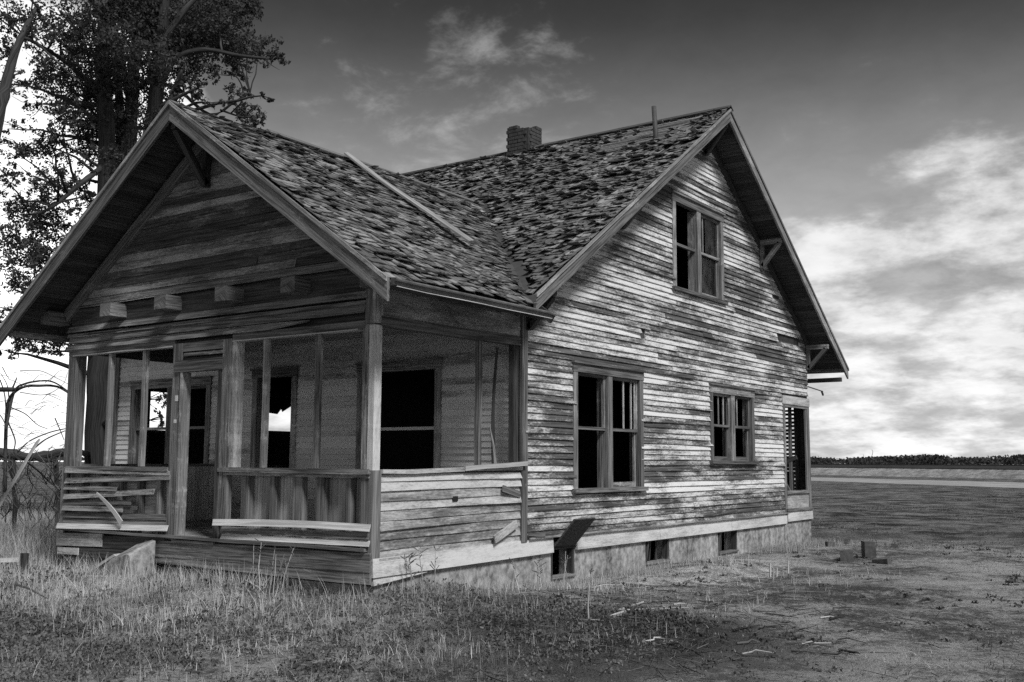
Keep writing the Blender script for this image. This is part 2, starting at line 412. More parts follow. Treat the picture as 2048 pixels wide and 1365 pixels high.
def casing_window(frame, l0, l1, z0, z1, mullion=True, cw=.11, broken=(), trim=TRIM, sash=TRIM, bars=(), shards=True, name='window', rail=True, zf=.52):
    """outer casing l0..l1, z0..z1; two double-hung sashes with no glass left in most of them"""
    cz = (z0+z1)/2
    w = empty(name, parent=house, loc=frame((l0+l1)/2, 0, z0)-house.location)
    P = Vector(w.location)+Vector(house.location)
    def put(nm, m, mat):
        m.v = [x-P+Vector(house.location) for x in m.v]
        return m.build(nm, mat, w)
    def bar(nm, a, b, c, d, n0, n1, mat, r=None):
        m = MB(); A = [frame(a, n0, c), frame(a, n1, c), frame(b, n1, c), frame(b, n0, c)]; B = [frame(a, n0, d), frame(a, n1, d), frame(b, n1, d), frame(b, n0, d)]
        if (b-a) > (d-c):
            A = [frame(a, n0, c), frame(a, n1, c), frame(a, n1, d), frame(a, n0, d)]; B = [frame(b, n0, c), frame(b, n1, c), frame(b, n1, d), frame(b, n0, d)]
        m.hexa(A, B, r); return put(nm, m, mat)
    T = .036
    bar('casing', l0, l0+cw, z0+.06, z1-cw-.03, -.06, T, trim); bar('casing', l1-cw, l1, z0+.06, z1-cw-.03, -.06, T, trim)
    bar('head_casing', l0-.015, l1+.015, z1-cw-.03, z1-.02, -.06, T+.006, trim); bar('drip_cap', l0-.03, l1+.03, z1-.02, z1+.012, 0, T+.035, trim)
    bar('sill', l0-.045, l1+.045, z0, z0+.06, -.10, T+.05, trim)
    op = []
    if mullion:
        mid = (l0+l1)/2; bar('mullion', mid-cw*.62, mid+cw*.62, z0+.06, z1-cw-.03, -.06, T-.004, trim); op = [(l0+cw, mid-cw*.62), (mid+cw*.62, l1-cw)]
    else: op = [(l0+cw, l1-cw)]
    zb, zt = z0+.06, z1-cw-.03; zm = zb+(zt-zb)*zf; sw = .045
    for i, (a, b) in enumerate(op):
        if ('u', i) not in broken:
            bar('upper_sash_stile', a, a+sw, zm, zt, -.055, -.015, sash); bar('upper_sash_stile', b-sw, b, zm, zt, -.055, -.015, sash)
            bar('upper_sash_rail', a+sw, b-sw, zt-sw, zt, -.054, -.016, sash)
        if rail: bar('meeting_rail', a, b, zm-.022, zm+.022, -.07, -.012, sash)
        if ('l', i) not in broken:
            bar('lower_sash_stile', a, a+sw, zb, zm-.022, -.085, -.05, sash); bar('lower_sash_stile', b-sw, b, zb, zm-.022, -.085, -.05, sash)
            bar('lower_sash_rail', a+sw, b-sw, zb, zb+.075, -.084, -.051, sash)
        # jamb liners give the opening its depth
        bar('jamb', a-.004, a+.012, zb, zt, -.15, -.062, trim); bar('jamb', b-.012, b+.004, zb, zt, -.15, -.062, trim)
    for (i, f, up) in bars:
        a, b = op[i]; x = a+(b-a)*f
        bar('muntin', x-.009, x+.009, zm+.02 if up else zb+.07, zt-.04 if up else zm-.02, -.045, -.025, TRIM_L)
    if shards:
        for i, (a, b) in enumerate(op):
            for (x, zz, sx, sz) in ((a+sw, zm+.022, .09, .10), (b-sw, zt-sw, -.07, -.09)):
                if random.random() < .7:
                    m = MB(); A = [frame(x, -.036, zz), frame(x+sx, -.036, zz), frame(x+sx*.25, -.036, zz+sz*.5), frame(x, -.036, zz+sz)]
                    m.hexa(A, [q+(frame(0, .004, 0)-frame(0, 0, 0)) for q in A]); put('glass_shard', m, GLASS)
    return w, put, bar, op, (zb, zm, zt)

WB = [(4.013, 6.048, .992, 2.827), (8.497, 10.448, 1.40, 2.80), (7.14, 9.184, 4.27, 5.949)]     # casings on the long side wall (y0, y1, z0, z1)
def inner(h, k=.07): return (h[0]+k, h[1]-k, h[2]+.03, h[3]-.07)
YJ = 11.94
# --- long side wall
def lfB(z): return max(PD, RY-(RZ-.17-z)/MS)
def rfB(z): return min(BY, RY+(RZ-.17-z)/MS)
holesB = [inner(h) for h in WB]+[(YJ+.12, BY-.12, .86, 2.58)]
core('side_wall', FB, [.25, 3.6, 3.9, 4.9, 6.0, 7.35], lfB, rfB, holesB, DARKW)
siding(FB, .44, 7.34, .0855, lambda z: lfB(z)+.005, lambda z: (rfB(z)-.005 if z > 2.79 else YJ), holesB+[(11.75, 13.0, 3.93, 3.97), (11.55, 11.95, 4.77, 4.80), (6.0, 6.16, 3.42, 3.46)], SIDING, lip=.030, jl=(3.2, 6.2), loose=.09, warp=.005)
siding(FB, .25, .44, .0, None, None, [], SIDING) if False else None
casing_window(FB, *WB[0], bars=((1, .52, True), (1, .80, True), (1, .93, True)), broken=(('l', 0),))
casing_window(FB, *WB[1], cw=.12, bars=((0, .45, True), (0, .72, True), (1, .3, True)))
w, put, bar, op, zz = casing_window(FB, *WB[2], cw=.12, broken=(('u', 0), ('l', 0)), bars=((1, .24, True),))
bar('pane', op[1][0]+.045, op[1][1]-.045, zz[0]+.07, zz[1]-.02, -.068, -.064, GLASS); bar('pane', op[1][0]+.3, op[1][1]-.045, zz[1]+.02, zz[2]-.05, -.036, -.032, GLASS)
# corner board between porch and house, back corner, frieze boards under the rakes
beam('corner_board', TRIM, house, (.022, PD-.005, .40), (.022, PD-.005, 3.42), (0, 1, 0), .125, .045)
beam('corner_board', TRIM, house, (.018, YJ+.05, .40), (.018, YJ+.05, 2.70), (0, 1, 0), .10, .04)
beam('corner_board', TRIM, house, (.012, BY-.06, .40), (.012, BY-.06, 2.62), (0, 1, 0), .11, .05)
beam('back_porch_lintel', TABLE, house, (.022, YJ-.03, 2.70), (.022, BY+.01, 2.70), (0, 0, 1), .17, .05)
beam('back_porch_sill', TRIM, house, (.02, YJ+.10, .84), (.02, BY-.115, .84), (0, 0, 1), .06, .07)
beam('back_porch_panel', TABLE, house, (.008, YJ+.10, .66), (.008, BY-.115, .66), (0, 0, 1), .30, .022)
beam('back_porch_sill', TRIM, house, (.03, YJ+.03, .49), (.03, BY+.02, .49), (0, 0, 1), .05, .09)
beam('head_trim', TRIM_L, house, (.02, YJ+.10, 2.585), (.02, BY-.11, 2.585), (0, 0, 1), .055, .035)
beam('jamb_trim', TRIM, house, (.012, BY-.17, .87), (.012, BY-.17, 2.55), (0, 1, 0), .09, .03)
for s, ya, yb in ((-1, RY, 3.0), (1, RY, BY+.28)):
    dz = RZ-.155
    beam('frieze_board', TRIM if s < 0 else DARKW, house, (.022, ya, dz-.13), (.022, yb, dz-.13-MS*abs(yb-RY)), (0, 0, 1), .15, .04)
# slats of the open back porch wall behind, seen through the opening
for i in range(30):
    z = .55+i*.083
    beam('slat', DARKW, house, (-.06, BY-.03, z), (-1.75 if 8 < i else -1.0-random.random()*.7, BY-.03, z+random.uniform(-.03, .03)), (0, 0, 1), random.uniform(.042, .062), .012)
beam('board', DARKW, house, (-.16, BY-.08, .5), (-.16, BY-.08, 2.62), (1, 0, 0), .22, .02); beam('board', DARKW, house, (-.85, BY-.09, .5), (-.85, BY-.09, 1.25), (1, 0, 0), 1.1, .02)
for x in (-.36, -.52, -.64, -1.1, -1.7):
    beam('stud', BARE, house, (x, BY-.10, .5), (x+random.uniform(-.03, .03), BY-.10, 3.2), (1, 0, 0), .05, .09)
beam('brace', BARE, house, (-.25, BY-.2, .6), (-.75, BY-.25, 1.6), (1, 0, 0), .07, .03)
beam('brace', DARKW, house, (-.15, BY-.3, 1.55), (-1.2, BY-.3, 1.15), (0, 0, 1), .09, .03)
# --- front wall behind the porch
WM = [(-2.93, -1.35, 1.12, 2.84), (-5.22, -4.21, 1.20, 2.86), (-8.42, -6.25, 1.15, 2.80)]
holesM = [inner(h) for h in WM]
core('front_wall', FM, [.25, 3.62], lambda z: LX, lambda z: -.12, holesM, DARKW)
siding(FM, .5, 3.25, .0855, lambda z: LX+.06, lambda z: -.13, holesM, SIDING_IN, jl=(2.5, 4.5), loose=.04, pri=.5)
w, put, bar, op, zz = casing_window(FM, *WM[0], mullion=False, broken=(('u', 0), ('l', 0)), shards=False, zf=.46, sash=TRIM_L)
casing_window(FM, *WM[1], mullion=False, broken=(('u', 0), ('l', 0)), shards=False, rail=False)
casing_window(FM, *WM[2], broken=(('u', 0),), shards=False)
beam('corner_board', TRIM, house, (LX+.04, PD-.02, .3), (LX+.04, PD-.02, 3.5), (1, 0, 0), .11, .04)
beam('corner_board', TRIM, house, (-.06, PD-.03, .5), (-.06, PD-.03, 3.2), (1, 0, 0), .10, .04)
# --- far end wall and back wall
WL = [(3.30, 4.10, 1.1, 2.83), (6.05, 7.25, 1.2, 2.86)]
def lfL(z): return max(PD, RY-(RZ-.17-z)/MS)
core('end_wall', FL, [.25, 3.6, 3.9, 4.9, 6.0, 7.35], lfL, rfB, [inner(h) for h in WL], DARKW)
siding(FL, .44, 7.3, .171, lambda z: lfL(z)+.01, lambda z: rfB(z)-.01, [inner(h) for h in WL], SIDING, pri=.02)
w, put, bar, op, zz = casing_window(FL, *WL[0], mullion=False, broken=(('u', 0),), shards=False)
m = MB(); m.hexa([FL(op[0][0]+.04, -.066, zz[0]), FL(op[0][1]-.04, -.066, zz[0]), FL(op[0][1]-.04, -.066, zz[1]), FL(op[0][0]+.04, -.066, zz[1])], [FL(op[0][0]+.04, -.055, zz[0]), FL(op[0][1]-.04, -.055, zz[0]), FL(op[0][1]-.04, -.055, zz[1]), FL(op[0][0]+.04, -.055, zz[1])]); put('boarding', m, DARKW)
w, put, bar, op, zz = casing_window(FL, *WL[1], mullion=False, broken=(('u', 0),), shards=False)
bar('boarding', op[0][0]+.04, op[0][1]-.04, zz[0], zz[1], -.066, -.055, DARKW)
a, b = op[0]
m = MB(); zt, z2 = zz[2], zz[2]-.22       # what is left of the upper pane: a dark jagged edge
A = [FL(a, -.04, zt), FL(b, -.04, zt), FL(b, -.04, zt-.05), FL(a+.55, -.04, zt-.28), FL(a+.52, -.04, z2), FL(a+.42, -.04, zt-.33), FL(a, -.04, zt-.30)]
m.ring([A, [q+Vector((.004, 0, 0)) for q in A]], [0, .01], .3); put('glass_shard', m, DARKW)
core('back_wall', FR, [.25, 4.0], lambda z: LX, lambda z: -1.8, [], DARKW)
siding(FR, .44, 4.0, .171, lambda z: LX+.01, lambda z: -1.8, [], SIDING, pri=.01)
# --- rooms: floors, ceilings and unseen partitions added to keep the rooms dark
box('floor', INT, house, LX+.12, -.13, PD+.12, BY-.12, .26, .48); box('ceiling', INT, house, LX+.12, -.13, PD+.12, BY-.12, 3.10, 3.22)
box('added_partition', INT, house, -3.62, -3.5, PD+.125, BY-.13, .485, 3.095); box('added_partition', INT, house, -3.49, -.135, YJ-.08, YJ+.02, .485, 3.095)
box('added_partition', INT, house, LX+.13, -3.64, 9.2, 9.3, .485, 3.095); box('added_partition', INT, house, -3.3, -3.2, 4.4, 12.0, 3.225, 5.9)
# --- foundation of the side wall
HB = [(1.518, 1.692, -.16, -.02), (3.50, 4.09, -.13, .27), (6.15, 6.95, -.14, .205), (8.81, 9.63, -.16, .205)]
core('foundation', FB, [-.9, .25], lambda z: .06, lambda z: YJ, HB, CONC, t=.25, n0=-.012)
core('foundation', FB, [-.9, .40], lambda z: YJ+.005, lambda z: BY, [], CONC, t=.25, n0=.012)
core('foundation', FA, [-.9, .12], lambda z: -PW, lambda z: -.262, [], CONC, t=.22, n0=-.06)
core('foundation', FL, [-.9, .25], lambda z: PD, lambda z: BY, [], CONC, t=.25, n0=-.02); core('foundation', FR, [-.9, .25], lambda z: LX+.3, lambda z: -.27, [], CONC, t=.25, n0=-.02)
core('foundation', FP, [-.9, .25], lambda z: .3, lambda z: PD, [], CONC, t=.2, n0=-.05); core('foundation', FM, [-.9, .25], lambda z: LX+.3, lambda z: -PW, [], CONC, t=.2, n0=-.02)
for (a, b, c, d) in HB[1:]:
    w = empty('cellar_window', FB(a, 0, c)-house.location, house)
    P = Vector(w.location)
    def cb(nm, mat, *q, **k):
        m = MB(); m.beam(*q, **k); m.v = [x-P for x in m.v]; m.build(nm, mat, w)
    t = .09 if a > 6 else 0
    cb('frame', DARKW, (-.06, a+.02, c), (-.06, a+.02+t, d), (0, 1, 0), .04, .10); cb('frame', DARKW, (-.06, b-.02-t*.4, c), (-.06, b-.02, d), (0, 1, 0), .04, .10)
    cb('sill', BARE, (-.05, a, c+.015), (-.05, b, c+.015), (0, 0, 1), .03, .14)
    if a > 6:
        for q in (.35, .62): cb('bar', METAL, (-.10, a+(b-a)*q, c+.03), (-.10, a+(b-a)*q+.05, d), (0, 1, 0), .022, .02)
# hatch lid propped open over the cellar hatch
w = MB(); p0 = on(1110, 1092, 0, .05); p1 = on(1152, 1086, 0, .05)
p0.z = p1.z = .30; nz = Vector((.30, .03, .36))
w.hexa([p0, p1, p1+nz, p0+nz], [q+Vector((-.02, 0, .014)) for q in (p0, p1, p1+nz, p0+nz)]); w.build('hatch_lid', DARKW, house)
for (z_, y0, y1) in ((.28, 3.46, 4.13),): beam('hatch_frame', DARKW, house, (-.03, y0, z_), (-.03, y1, z_), (0, 0, 1), .05, .09)
# --- water table boards (pale, drooping at the porch corner)
def wt(y0, y1, z0, z1, h0, h1, nm='water_table', mat=TABLE, n=.028, segs=8, bow=0):
    m = MB(); rings = []; gl = []
    for i in range(segs+1):
        t = i/segs; y = y0+(y1-y0)*t; z = z0+(z1-z0)*t-bow*math.sin(t*math.pi); h = h0+(h1-h0)*t
        rings.append([Vector((n+.012, y, z)), Vector((n, y, z+h)), Vector((-.008, y, z+h)), Vector((-.008, y, z))]); gl.append((y1-y0)*t)
    m.ring(rings, gl, random.uniform(.8, 1)); return m.build(nm, mat, house)
wt(0.0, 3.50, .185, .222, .20, .205, bow=.0); wt(.02, .9, .10, .175, .085, .008, n=.02)
wt(4.10, 6.55, .222, .222, .21, .205); wt(6.56, 9.3, .222, .225, .20, .20); wt(9.31, YJ+.06, .225, .23, .195, .19); wt(YJ+.08, BY+.02, .265, .27, .19, .19, n=.045)
beam('drip_cap', TRIM_L, house, (.03, PD+.1, .437), (.03, YJ+.1, .437), (0, 0, 1), .022, .07)
# --- porch: floor, posts, sills
for i in range(26):
    x0 = -PW+.1+i*.221; beam('floor_plank', BOUNCE_FLOOR, house, (x0+.1, .03, .47+random.uniform(-.004, .004)), (x0+.1, PD-.14, .485), (1, 0, 0), .212, .03)
beam('porch_ceiling', BEAD, house, (-PW+.1, PD/2, 3.22), (-.1, PD/2, 3.22), (0, 1, 0), PD-.25, .03)  # pale material chosen so the ceiling bounces light into the porch
S_ = dict(fn=sag)
def A_(name, mat, x0, x1, z0, z1, n0=-.05, n1=.03, **k):          # board on the porch front plane
    if (x1-x0) > (z1-z0): beam(name, mat, house, FA(x0, (n0+n1)/2, (z0+z1)/2), FA(x1, (n0+n1)/2, (z0+z1)/2), (0, 0, 1), z1-z0, n1-n0, fn=sag, **k)
    else: beam(name, mat, house, FA((x0+x1)/2, (n0+n1)/2, z0), FA((x0+x1)/2, (n0+n1)/2, z1), (1, 0, 0), x1-x0, n1-n0, fn=sag, **k)
def B_(name, mat, y0, y1, z0, z1, n0=-.05, n1=.03, **k):
    if (y1-y0) > (z1-z0): beam(name, mat, house, FB(y0, (n0+n1)/2, (z0+z1)/2), FB(y1, (n0+n1)/2, (z0+z1)/2), (0, 0, 1), z1-z0, n1-n0, fn=sag, **k)
    else: beam(name, mat, house, FB((y0+y1)/2, (n0+n1)/2, z0), FB((y0+y1)/2, (n0+n1)/2, z1), (0, 1, 0), y1-y0, n1-n0, fn=sag, **k)
A_('corner_post', TRIM, -.155, -.005, 1.36, 2.94, -.10, .022); B_('corner_post', TABLE, -.028, .085, 1.34, 2.93, -.06, .024, r=.95)
A_('corner_board', BARE, -.135, -.002, .20, 1.352, -.02, .026); B_('corner_board', BARE, -.03, .11, .385, 1.352, -.02, .028)
A_('corner_board', BARE, -.13, -.002, 2.945, 3.33, -.02, .024); B_('corner_board', TRIM_L, -.03, .10, 2.95, 3.40, -.02, .022)
A_('corner_post', TRIM, -PW, -PW+.17, 1.36, 2.93, -.15, .022)
A_('corner_board', BARE, -PW-.02, -PW+.09, .5, 1.34, -.02, .02)
A_('door_jamb', TRIM, -3.46, -3.285, .47, 2.93, -.05, .035); A_('door_jamb', TRIM_L, -3.283, -3.245, .47, 2.56, -.09, .05); A_('screen_edge', PALEB, -3.478, -3.462, 1.38, 2.88, 0, .02)
A_('door_jamb', DARKW, -2.555, -2.50, .45, 2.60, -.10, .045); A_('door_jamb', TRIM, -2.498, -2.345, .74, 2.93, -.05, .03); A_('door_jamb', TRIM_L, -2.345, -2.265, 1.37, 2.93, -.11, .012)  # dark and pale pieces put the jamb's shaded and lit faces into colour
A_('door_head', TRIM, -3.40, -2.47, 2.56, 2.71, -.05, .055); A_('door_head', DARKW, -3.35, -2.5, 2.72, 2.74, -.05, .02); A_('door_head', TRIM, -3.25, -2.45, 2.76, 2.80, -.05, .035); A_('door_head', BARE, -3.4, -2.45, 2.82, 2.93, -.05, .03)
A_('threshold', BARE, -3.3, -2.5, .445, .475, -.2, .07)
for x, t in ((-4.865, 0), (-4.105, 0), (-1.76, 1), (-.882, 2)):
    A_('mullion', TRIM_L if t < 2 else TRIM, x-.027, x+.027, 1.37, 2.93, -.055, .014)
A_('window_sill', TRIM, -PW+.08, -3.47, 1.315, 1.365, -.12, .05); A_('window_sill', TRIM, -2.5, -.02, 1.315, 1.365, -.12, .05)
A_('lintel', TRIM, -PW, -3.46, 2.91, 2.985, -.10, .026); A_('lintel', TRIM, -2.33, -.13, 2.90, 2.985, -.10, .026)
A_('lintel_edge', PALEB, -2.33, -.24, 2.888, 2.90, -.08, .03); A_('lintel_edge', PALEB, -PW+.1, -3.5, 2.895, 2.91, -.08, .03)
# frieze above the screens: lapped boards, one torn away at the corner
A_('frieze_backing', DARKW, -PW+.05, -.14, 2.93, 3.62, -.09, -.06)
def row(name, mat, x0, x1, zl, h, n=.03, tail=0., r=None, droop=0., segs=8, z1=None):
    m = MB(); rings = []; gl = []
    for i in range(segs+1):
        t = i/segs; x = x0+(x1-x0)*t; zz_ = zl+((z1-zl) if z1 is not None else 0)*t+droop*math.sin(t*math.pi)+tail*max(0, (t-.86)/.14)**2
        hh = h*(1-.7*max(0, (t-.93)/.07)) if tail else h
        w = .006*math.sin(x*3+zl*9)
        rings.append([sag(FA(x, n+w, zz_)), sag(FA(x, .006+w*.5, zz_+hh)), sag(FA(x, -.012, zz_+hh)), sag(FA(x, n-.016+w, zz_))]); gl.append((x1-x0)*t)
    m.ring(rings, gl, random.random() if r is None else r); return m.build(name, mat, house)
row('siding_board', TRIM, -PW-.06, -1.02, 2.985, .085, .042, tail=.05, r=.8); row('siding_board', TRIM, -PW-.02, -.14, 3.075, .095, .034, r=.35); row('siding_board', TRIM, -PW-.08, -.14, 3.165, .05, .03, r=.5)
row('siding_board', TRIM, -PW-.06, -.10, 3.235, .085, .045, r=.55); row('siding_board', DARKW, -PW, -.1, 3.32, .24, .0, r=.5)
row('ledge_board', TRIM, -PW+.05, -1.25, 3.565, .03, .05, r=.9, z1=3.60); row('ledge_board', TRIM, -PW+.08, .02, 3.60, .10, .032, r=.45)
for x in (-6.10, -4.67, -3.49, -2.30, -1.14):
    beam('beam_end', TRIM, house, FA(x, -.05, 3.45), FA(x, .25, 3.45), (1, 0, 0), .235, .175, fn=sag, r=random.uniform(.35, .6))
beam('beam_end', TRIM, house, FA(.02, .02, 3.42), FA(.02, .22, 3.42), (1, 0, 0), .12, .20, fn=sag)
# lower front, far bay: broken clapboards over studs; positions read off on the wall plane
BAY = []
def pb(u0, v0, u1, v1, h, n=.035, mat=TRIM, lift0=0., lift1=0., r=None, droop=0.):
    a = on(u0, v0, 1, -n); b = on(u1, v1, 1, -n); m = MB(); rings = []; gl = []
    for i in range(9):
        t = i/8; x = a.x+(b.x-a.x)*t; z = a.z+(b.z-a.z)*t-droop*math.sin(t*math.pi); nn = n+lift0*(1-t)**2+lift1*t**2
        rings.append([FA(x, nn, z), FA(x, nn-.024+.3*(lift0*(1-t)**2+lift1*t**2), z+h), FA(x, nn-.036, z+h), FA(x, nn-.016, z)]); gl.append((b.x-a.x)*t)
    m.ring(rings, gl, random.random() if r is None else r); return m.build('siding_board', mat, house)
A_('inner_panel', BEAD, -PW+.1, -3.47, .52, 1.31, -.115, -.10)
for u in (131, 169, 206, 244, 282, 322):
    x = on(u, 990, 1, .05).x; A_('stud', BARE, x-.03, x+.03, .5, 1.315, -.095, -.005)
pb(131, 946, 338, 951, .085, .05, lift0=.02); pb(128, 967, 338, 960, .075, .055, r=.9); pb(126, 979, 234, 983, .055, .045, r=.8, lift1=.03); pb(125, 999, 312, 989, .07, .05, r=.95, lift1=.05)
pb(125, 1010, 263, 1010, .06, .04, lift1=.02, r=.4); pb(122, 1021, 243, 1025, .075, .055, r=.95); pb(232, 1018, 272, 1020, .05, .035, r=.7); pb(125, 1035, 334, 1041, .075, .035, r=.3); pb(124, 1048, 334, 1052, .075, .04, r=.5); pb(116, 1057, 332, 1063, .07, .075, r=1., lift0=.03, mat=PALEB)
a, b = on(193, 987, 1, -.10), on(243, 1047, 1, -.10); beam('splintered_strip', PALEB, house, a, b, (1, 0, .5), .035, .012, segs=8, bow=.035, bowdir=(.7, 0, .5), wend=.075)
# lower front, near bay: open studs, inner boarding with one gap
for x0, x1 in ((-2.24, -1.235), (-.985, -.13)):
    n = max(1, round((x1-x0)/.12))
    for i in range(n): A_('beadboard', BEAD, x0+(x1-x0)*i/n+.002, x0+(x1-x0)*(i+1)/n-.002, .52, 1.31, -.125+random.uniform(-.004, .004), -.11)
for u, wd in ((452, .04), (498, .028), (549, .035), (600, .07), (645, .05), (702, .03)):
    x = on(u, 1000, 1, .05).x; A_('stud', BARE, x-wd, x+wd, .5, 1.315, -.10, -.008)
pb(446, 950, 738, 957, .045, .04, r=.9); pb(446, 944, 738, 950, .03, .055, r=.3)
pb(431, 1051, 737, 1064, .075, .075, r=1., lift0=.05, mat=PALEB, droop=-.015); pb(440, 1066, 736, 1080, .075, .05, r=.5); pb(440, 1078, 736, 1094, .06, .06, r=.9, mat=PALEB); pb(438, 1087, 738, 1106, .05, .03, r=.3, mat=DARKW)
# skirting below the porch floor
def sk(u0, v0, u1, v1, h, mat, n=.03, r=None):
    a = on(u0, v0, 1, -n); b = on(u1, v1, 1, -n); beam('skirt_board', mat, house, a+Vector((0, 0, h/2)), b+Vector((0, 0, h/2)), (0, 0, 1), h, .03, r=r)
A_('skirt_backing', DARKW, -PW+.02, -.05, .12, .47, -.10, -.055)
sk(290, 1112, 741, 1146, .20, TRIM, .035, .6); sk(300, 1125, 741, 1170, .15, TRIM, .028, .75); sk(114, 1091, 205, 1094, .17, TRIM_L, .03, .7); sk(205, 1096, 330, 1101, .16, DARKW, .02, .7); sk(116, 1108, 158, 1110, .09, TRIM_L, .03, .8); sk(158, 1112, 300, 1122, .12, DARKW, .02, .6)
beam('deck_edge', BARE, house, FA(-PW-.03, .03, .475), FA(-.03, .03, .475), (0, 0, 1), .035, .10)
# door papers
for (u, v, w_, h_) in ((353, 797, .055, .075), (350, 843, .05, .045)):
    p = on(u, v, 1, -.038); beam('paper_notice', PAPER, house, p-Vector((0, 0, h_/2)), p+Vector((0, 0, h_/2)), (1, 0, 0), w_, .003)
# porch side wall
siding(FB, .392, 1.30, .104, lambda z: .10, lambda z: PD-.07, [], SIDING_P, lip=.022, jl=(3.2, 4.6), loose=.30, warp=.006, fn=sag, pri=1.3)
core('porch_side_wall', FB, [.20, 1.31], lambda z: .02, lambda z: PD-.03, [(1.30, 1.39, .90, .955), (2.05, 2.62, .50, .56)], DARKW, t=.07, n0=-.004)
BOARDS_KEEP = []
beam('loose_board', TRIM_L, house, (.07, 2.12, .47), (.05, 2.62, .64), (0, 0, 1), .10, .02); beam('loose_board', TRIM, house, (.06, 2.3, 1.09), (.03, 2.72, 1.0), (0, 0, 1), .08, .016); beam('loose_board', TRIM, house, (.07, 2.86, .50), (.06, 3.25, .46), (0, 0, 1), .05, .018)
m = MB(); q = on(911, 998, 0, .03); m.box(.018, .03, q.y-.045, q.y+.05, q.z-.03, q.z+.03); m.build('dark_hole_plate', INT, house)  # dark plate on the siding; its colour stands in for a hole's shade
B_('window_sill', TRIM_L, .12, PD-.05, 1.315, 1.36, -.10, .045); beam('loose_board', PALEB, house, (.05, 1.55, 1.335), (.09, 2.80, 1.40), (0, 0, 1), .055, .016)
B_('mullion', TRIM, 1.89, 1.95, 1.36, 2.93, -.08, -.01); B_('door_jamb', DARKW, PD-.20, PD-.09, 1.36, 2.93, -.08, .0)
beam('hanging_strip', DARKW, house, (-.02, 2.28, 2.86), (-.02, 2.22, 1.36), (0, 1, 0), .035, .012, bow=-.05, bowdir=(0, 1, 0), wend=.075); beam('hanging_strip', BARE, house, (-.0, 2.10, 1.85), (-.01, 2.24, 1.36), (0, 1, 0), .02, .01, bow=.02, bowdir=(0, 1, 0), wend=.06)
B_('lintel', TRIM, .07, PD-.07, 2.925, 3.045, -.09, .026)
siding(FB, 3.047, 3.40, .085, lambda z: .08, lambda z: PD-.07, [], SIDING_P, lip=.012, jl=(4, 5), loose=0, fn=sag, pri=.6)
core('porch_side_wall', FB, [2.95, 3.45], lambda z: .0, lambda z: PD-.03, [], DARKW, t=.06, n0=-.004)
# far side of the porch: half wall with inner boarding, post and header
core('porch_end_wall', FP, [.2, 1.33], lambda z: .03, lambda z: PD, [], DARKW, t=.05)
for i in range(20): beam('beadboard', BEAD, house, (-PW+.065, .12+i*.132, .49), (-PW+.065, .12+i*.132, 1.33+random.uniform(-.004, .004)), (0, 1, 0), .128, .012)
beam('window_sill', TRIM, house, (-PW, 0.1, 1.345), (-PW, PD, 1.345), (0, 0, 1), .04, .16); beam('lintel', DARKW, house, (-PW, .1, 3.08), (-PW, PD, 3.08), (0, 0, 1), .32, .10); beam('corner_post', TRIM, house, (-PW+.02, PD-.07, 1.36), (-PW+.02, PD-.07, 2.92), (0, 1, 0), .12, .10)
# --- porch gable
def lfG(z): return RX-(PZ-.16-z)/PS
def rfG(z): return RX+(PZ-.16-z)/PS
core('gable_wall', FA, [3.36, 5.6], lambda z: max(lfG(z), -PW-.2), lambda z: min(rfG(z), .2), [], DARKW, t=.08, n0=-.03)
siding(FA, 3.70, 5.60, .104, lambda z: max(lfG(z)+.01, -PW), lambda z: min(rfG(z)-.01, 0), [], GABLE, lip=.02, jl=(3, 5), loose=.1, warp=.006, fn=sag, pri=1.)
for s in (-1, 1):
    x1 = RX+s*(PW/2+.1); z0 = PZ-.17
    beam('frieze_board', TRIM if s < 0 else DARKW, house, FA(RX, .03, z0-.11), FA(x1, .03, z0-.11-PS*abs(x1-RX)), (0, 0, 1), .17, .04)
# ---------------------------------------------------------------- roof: deck boards, bargeboards, gutter, brackets
roof = empty('roof', parent=house)
def slope_boards(name, frame_pt, s0, s1, l0, l1, step, mat, pick=None):
    s = s0
    while s < s1-.01:
        a, b = frame_pt(l0, s+step/2), frame_pt(l1, s+step/2); d = frame_pt(l0, s+step)-frame_pt(l0, s)
        beam(name, mat, roof, a, b, d, step-.006, .022); s += step
cosm, sinm = math.cos(math.atan(MS)), math.sin(math.atan(MS)); cosp, sinp = math.cos(math.atan(PS)), math.sin(math.atan(PS))
LM = (RY-YE)/cosm; LMb = (YB-RY)/cosm; LPp = (XE-RX)/cosp
def pt_front(x, s, h=0): return Vector((x, YE+s*cosm-h*sinm, zmain(YE)+s*sinm+h*cosm))          # main roof, slope towards the porch
def pt_back(x, s, h=0): return Vector((x, YB-s*cosm+h*sinm, zmain(YB)+s*sinm+h*cosm))
def pt_pr(y, s, h=0): return Vector((XE-s*cosp+h*sinp, y, zporch(XE)+s*sinp+h*cosp))             # porch roof, near slope
def pt_pl(y, s, h=0): return Vector((2*RX-XE+s*cosp-h*sinp, y, zporch(XE)+s*sinp+h*cosp))
ROOFZ = -.045                                                                                     # deck below the shingle plane
def deck(name, quads, mat=SOFF, t=.022):
    m = MB()
    for q in quads: m.hexa(q, [p-Vector((0, 0, t)) for p in q])
    return m.build(name, mat, roof)
dz = Vector((0, 0, ROOFZ))
yv0 = yvalley(XE); yr0 = yvalley(RX)
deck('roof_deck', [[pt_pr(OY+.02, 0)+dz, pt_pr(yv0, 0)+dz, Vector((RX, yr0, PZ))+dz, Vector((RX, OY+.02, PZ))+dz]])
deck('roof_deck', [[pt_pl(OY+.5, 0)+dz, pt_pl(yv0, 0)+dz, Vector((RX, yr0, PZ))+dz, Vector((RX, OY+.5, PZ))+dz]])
xl = LX-.32; xe2 = 2*RX-XE
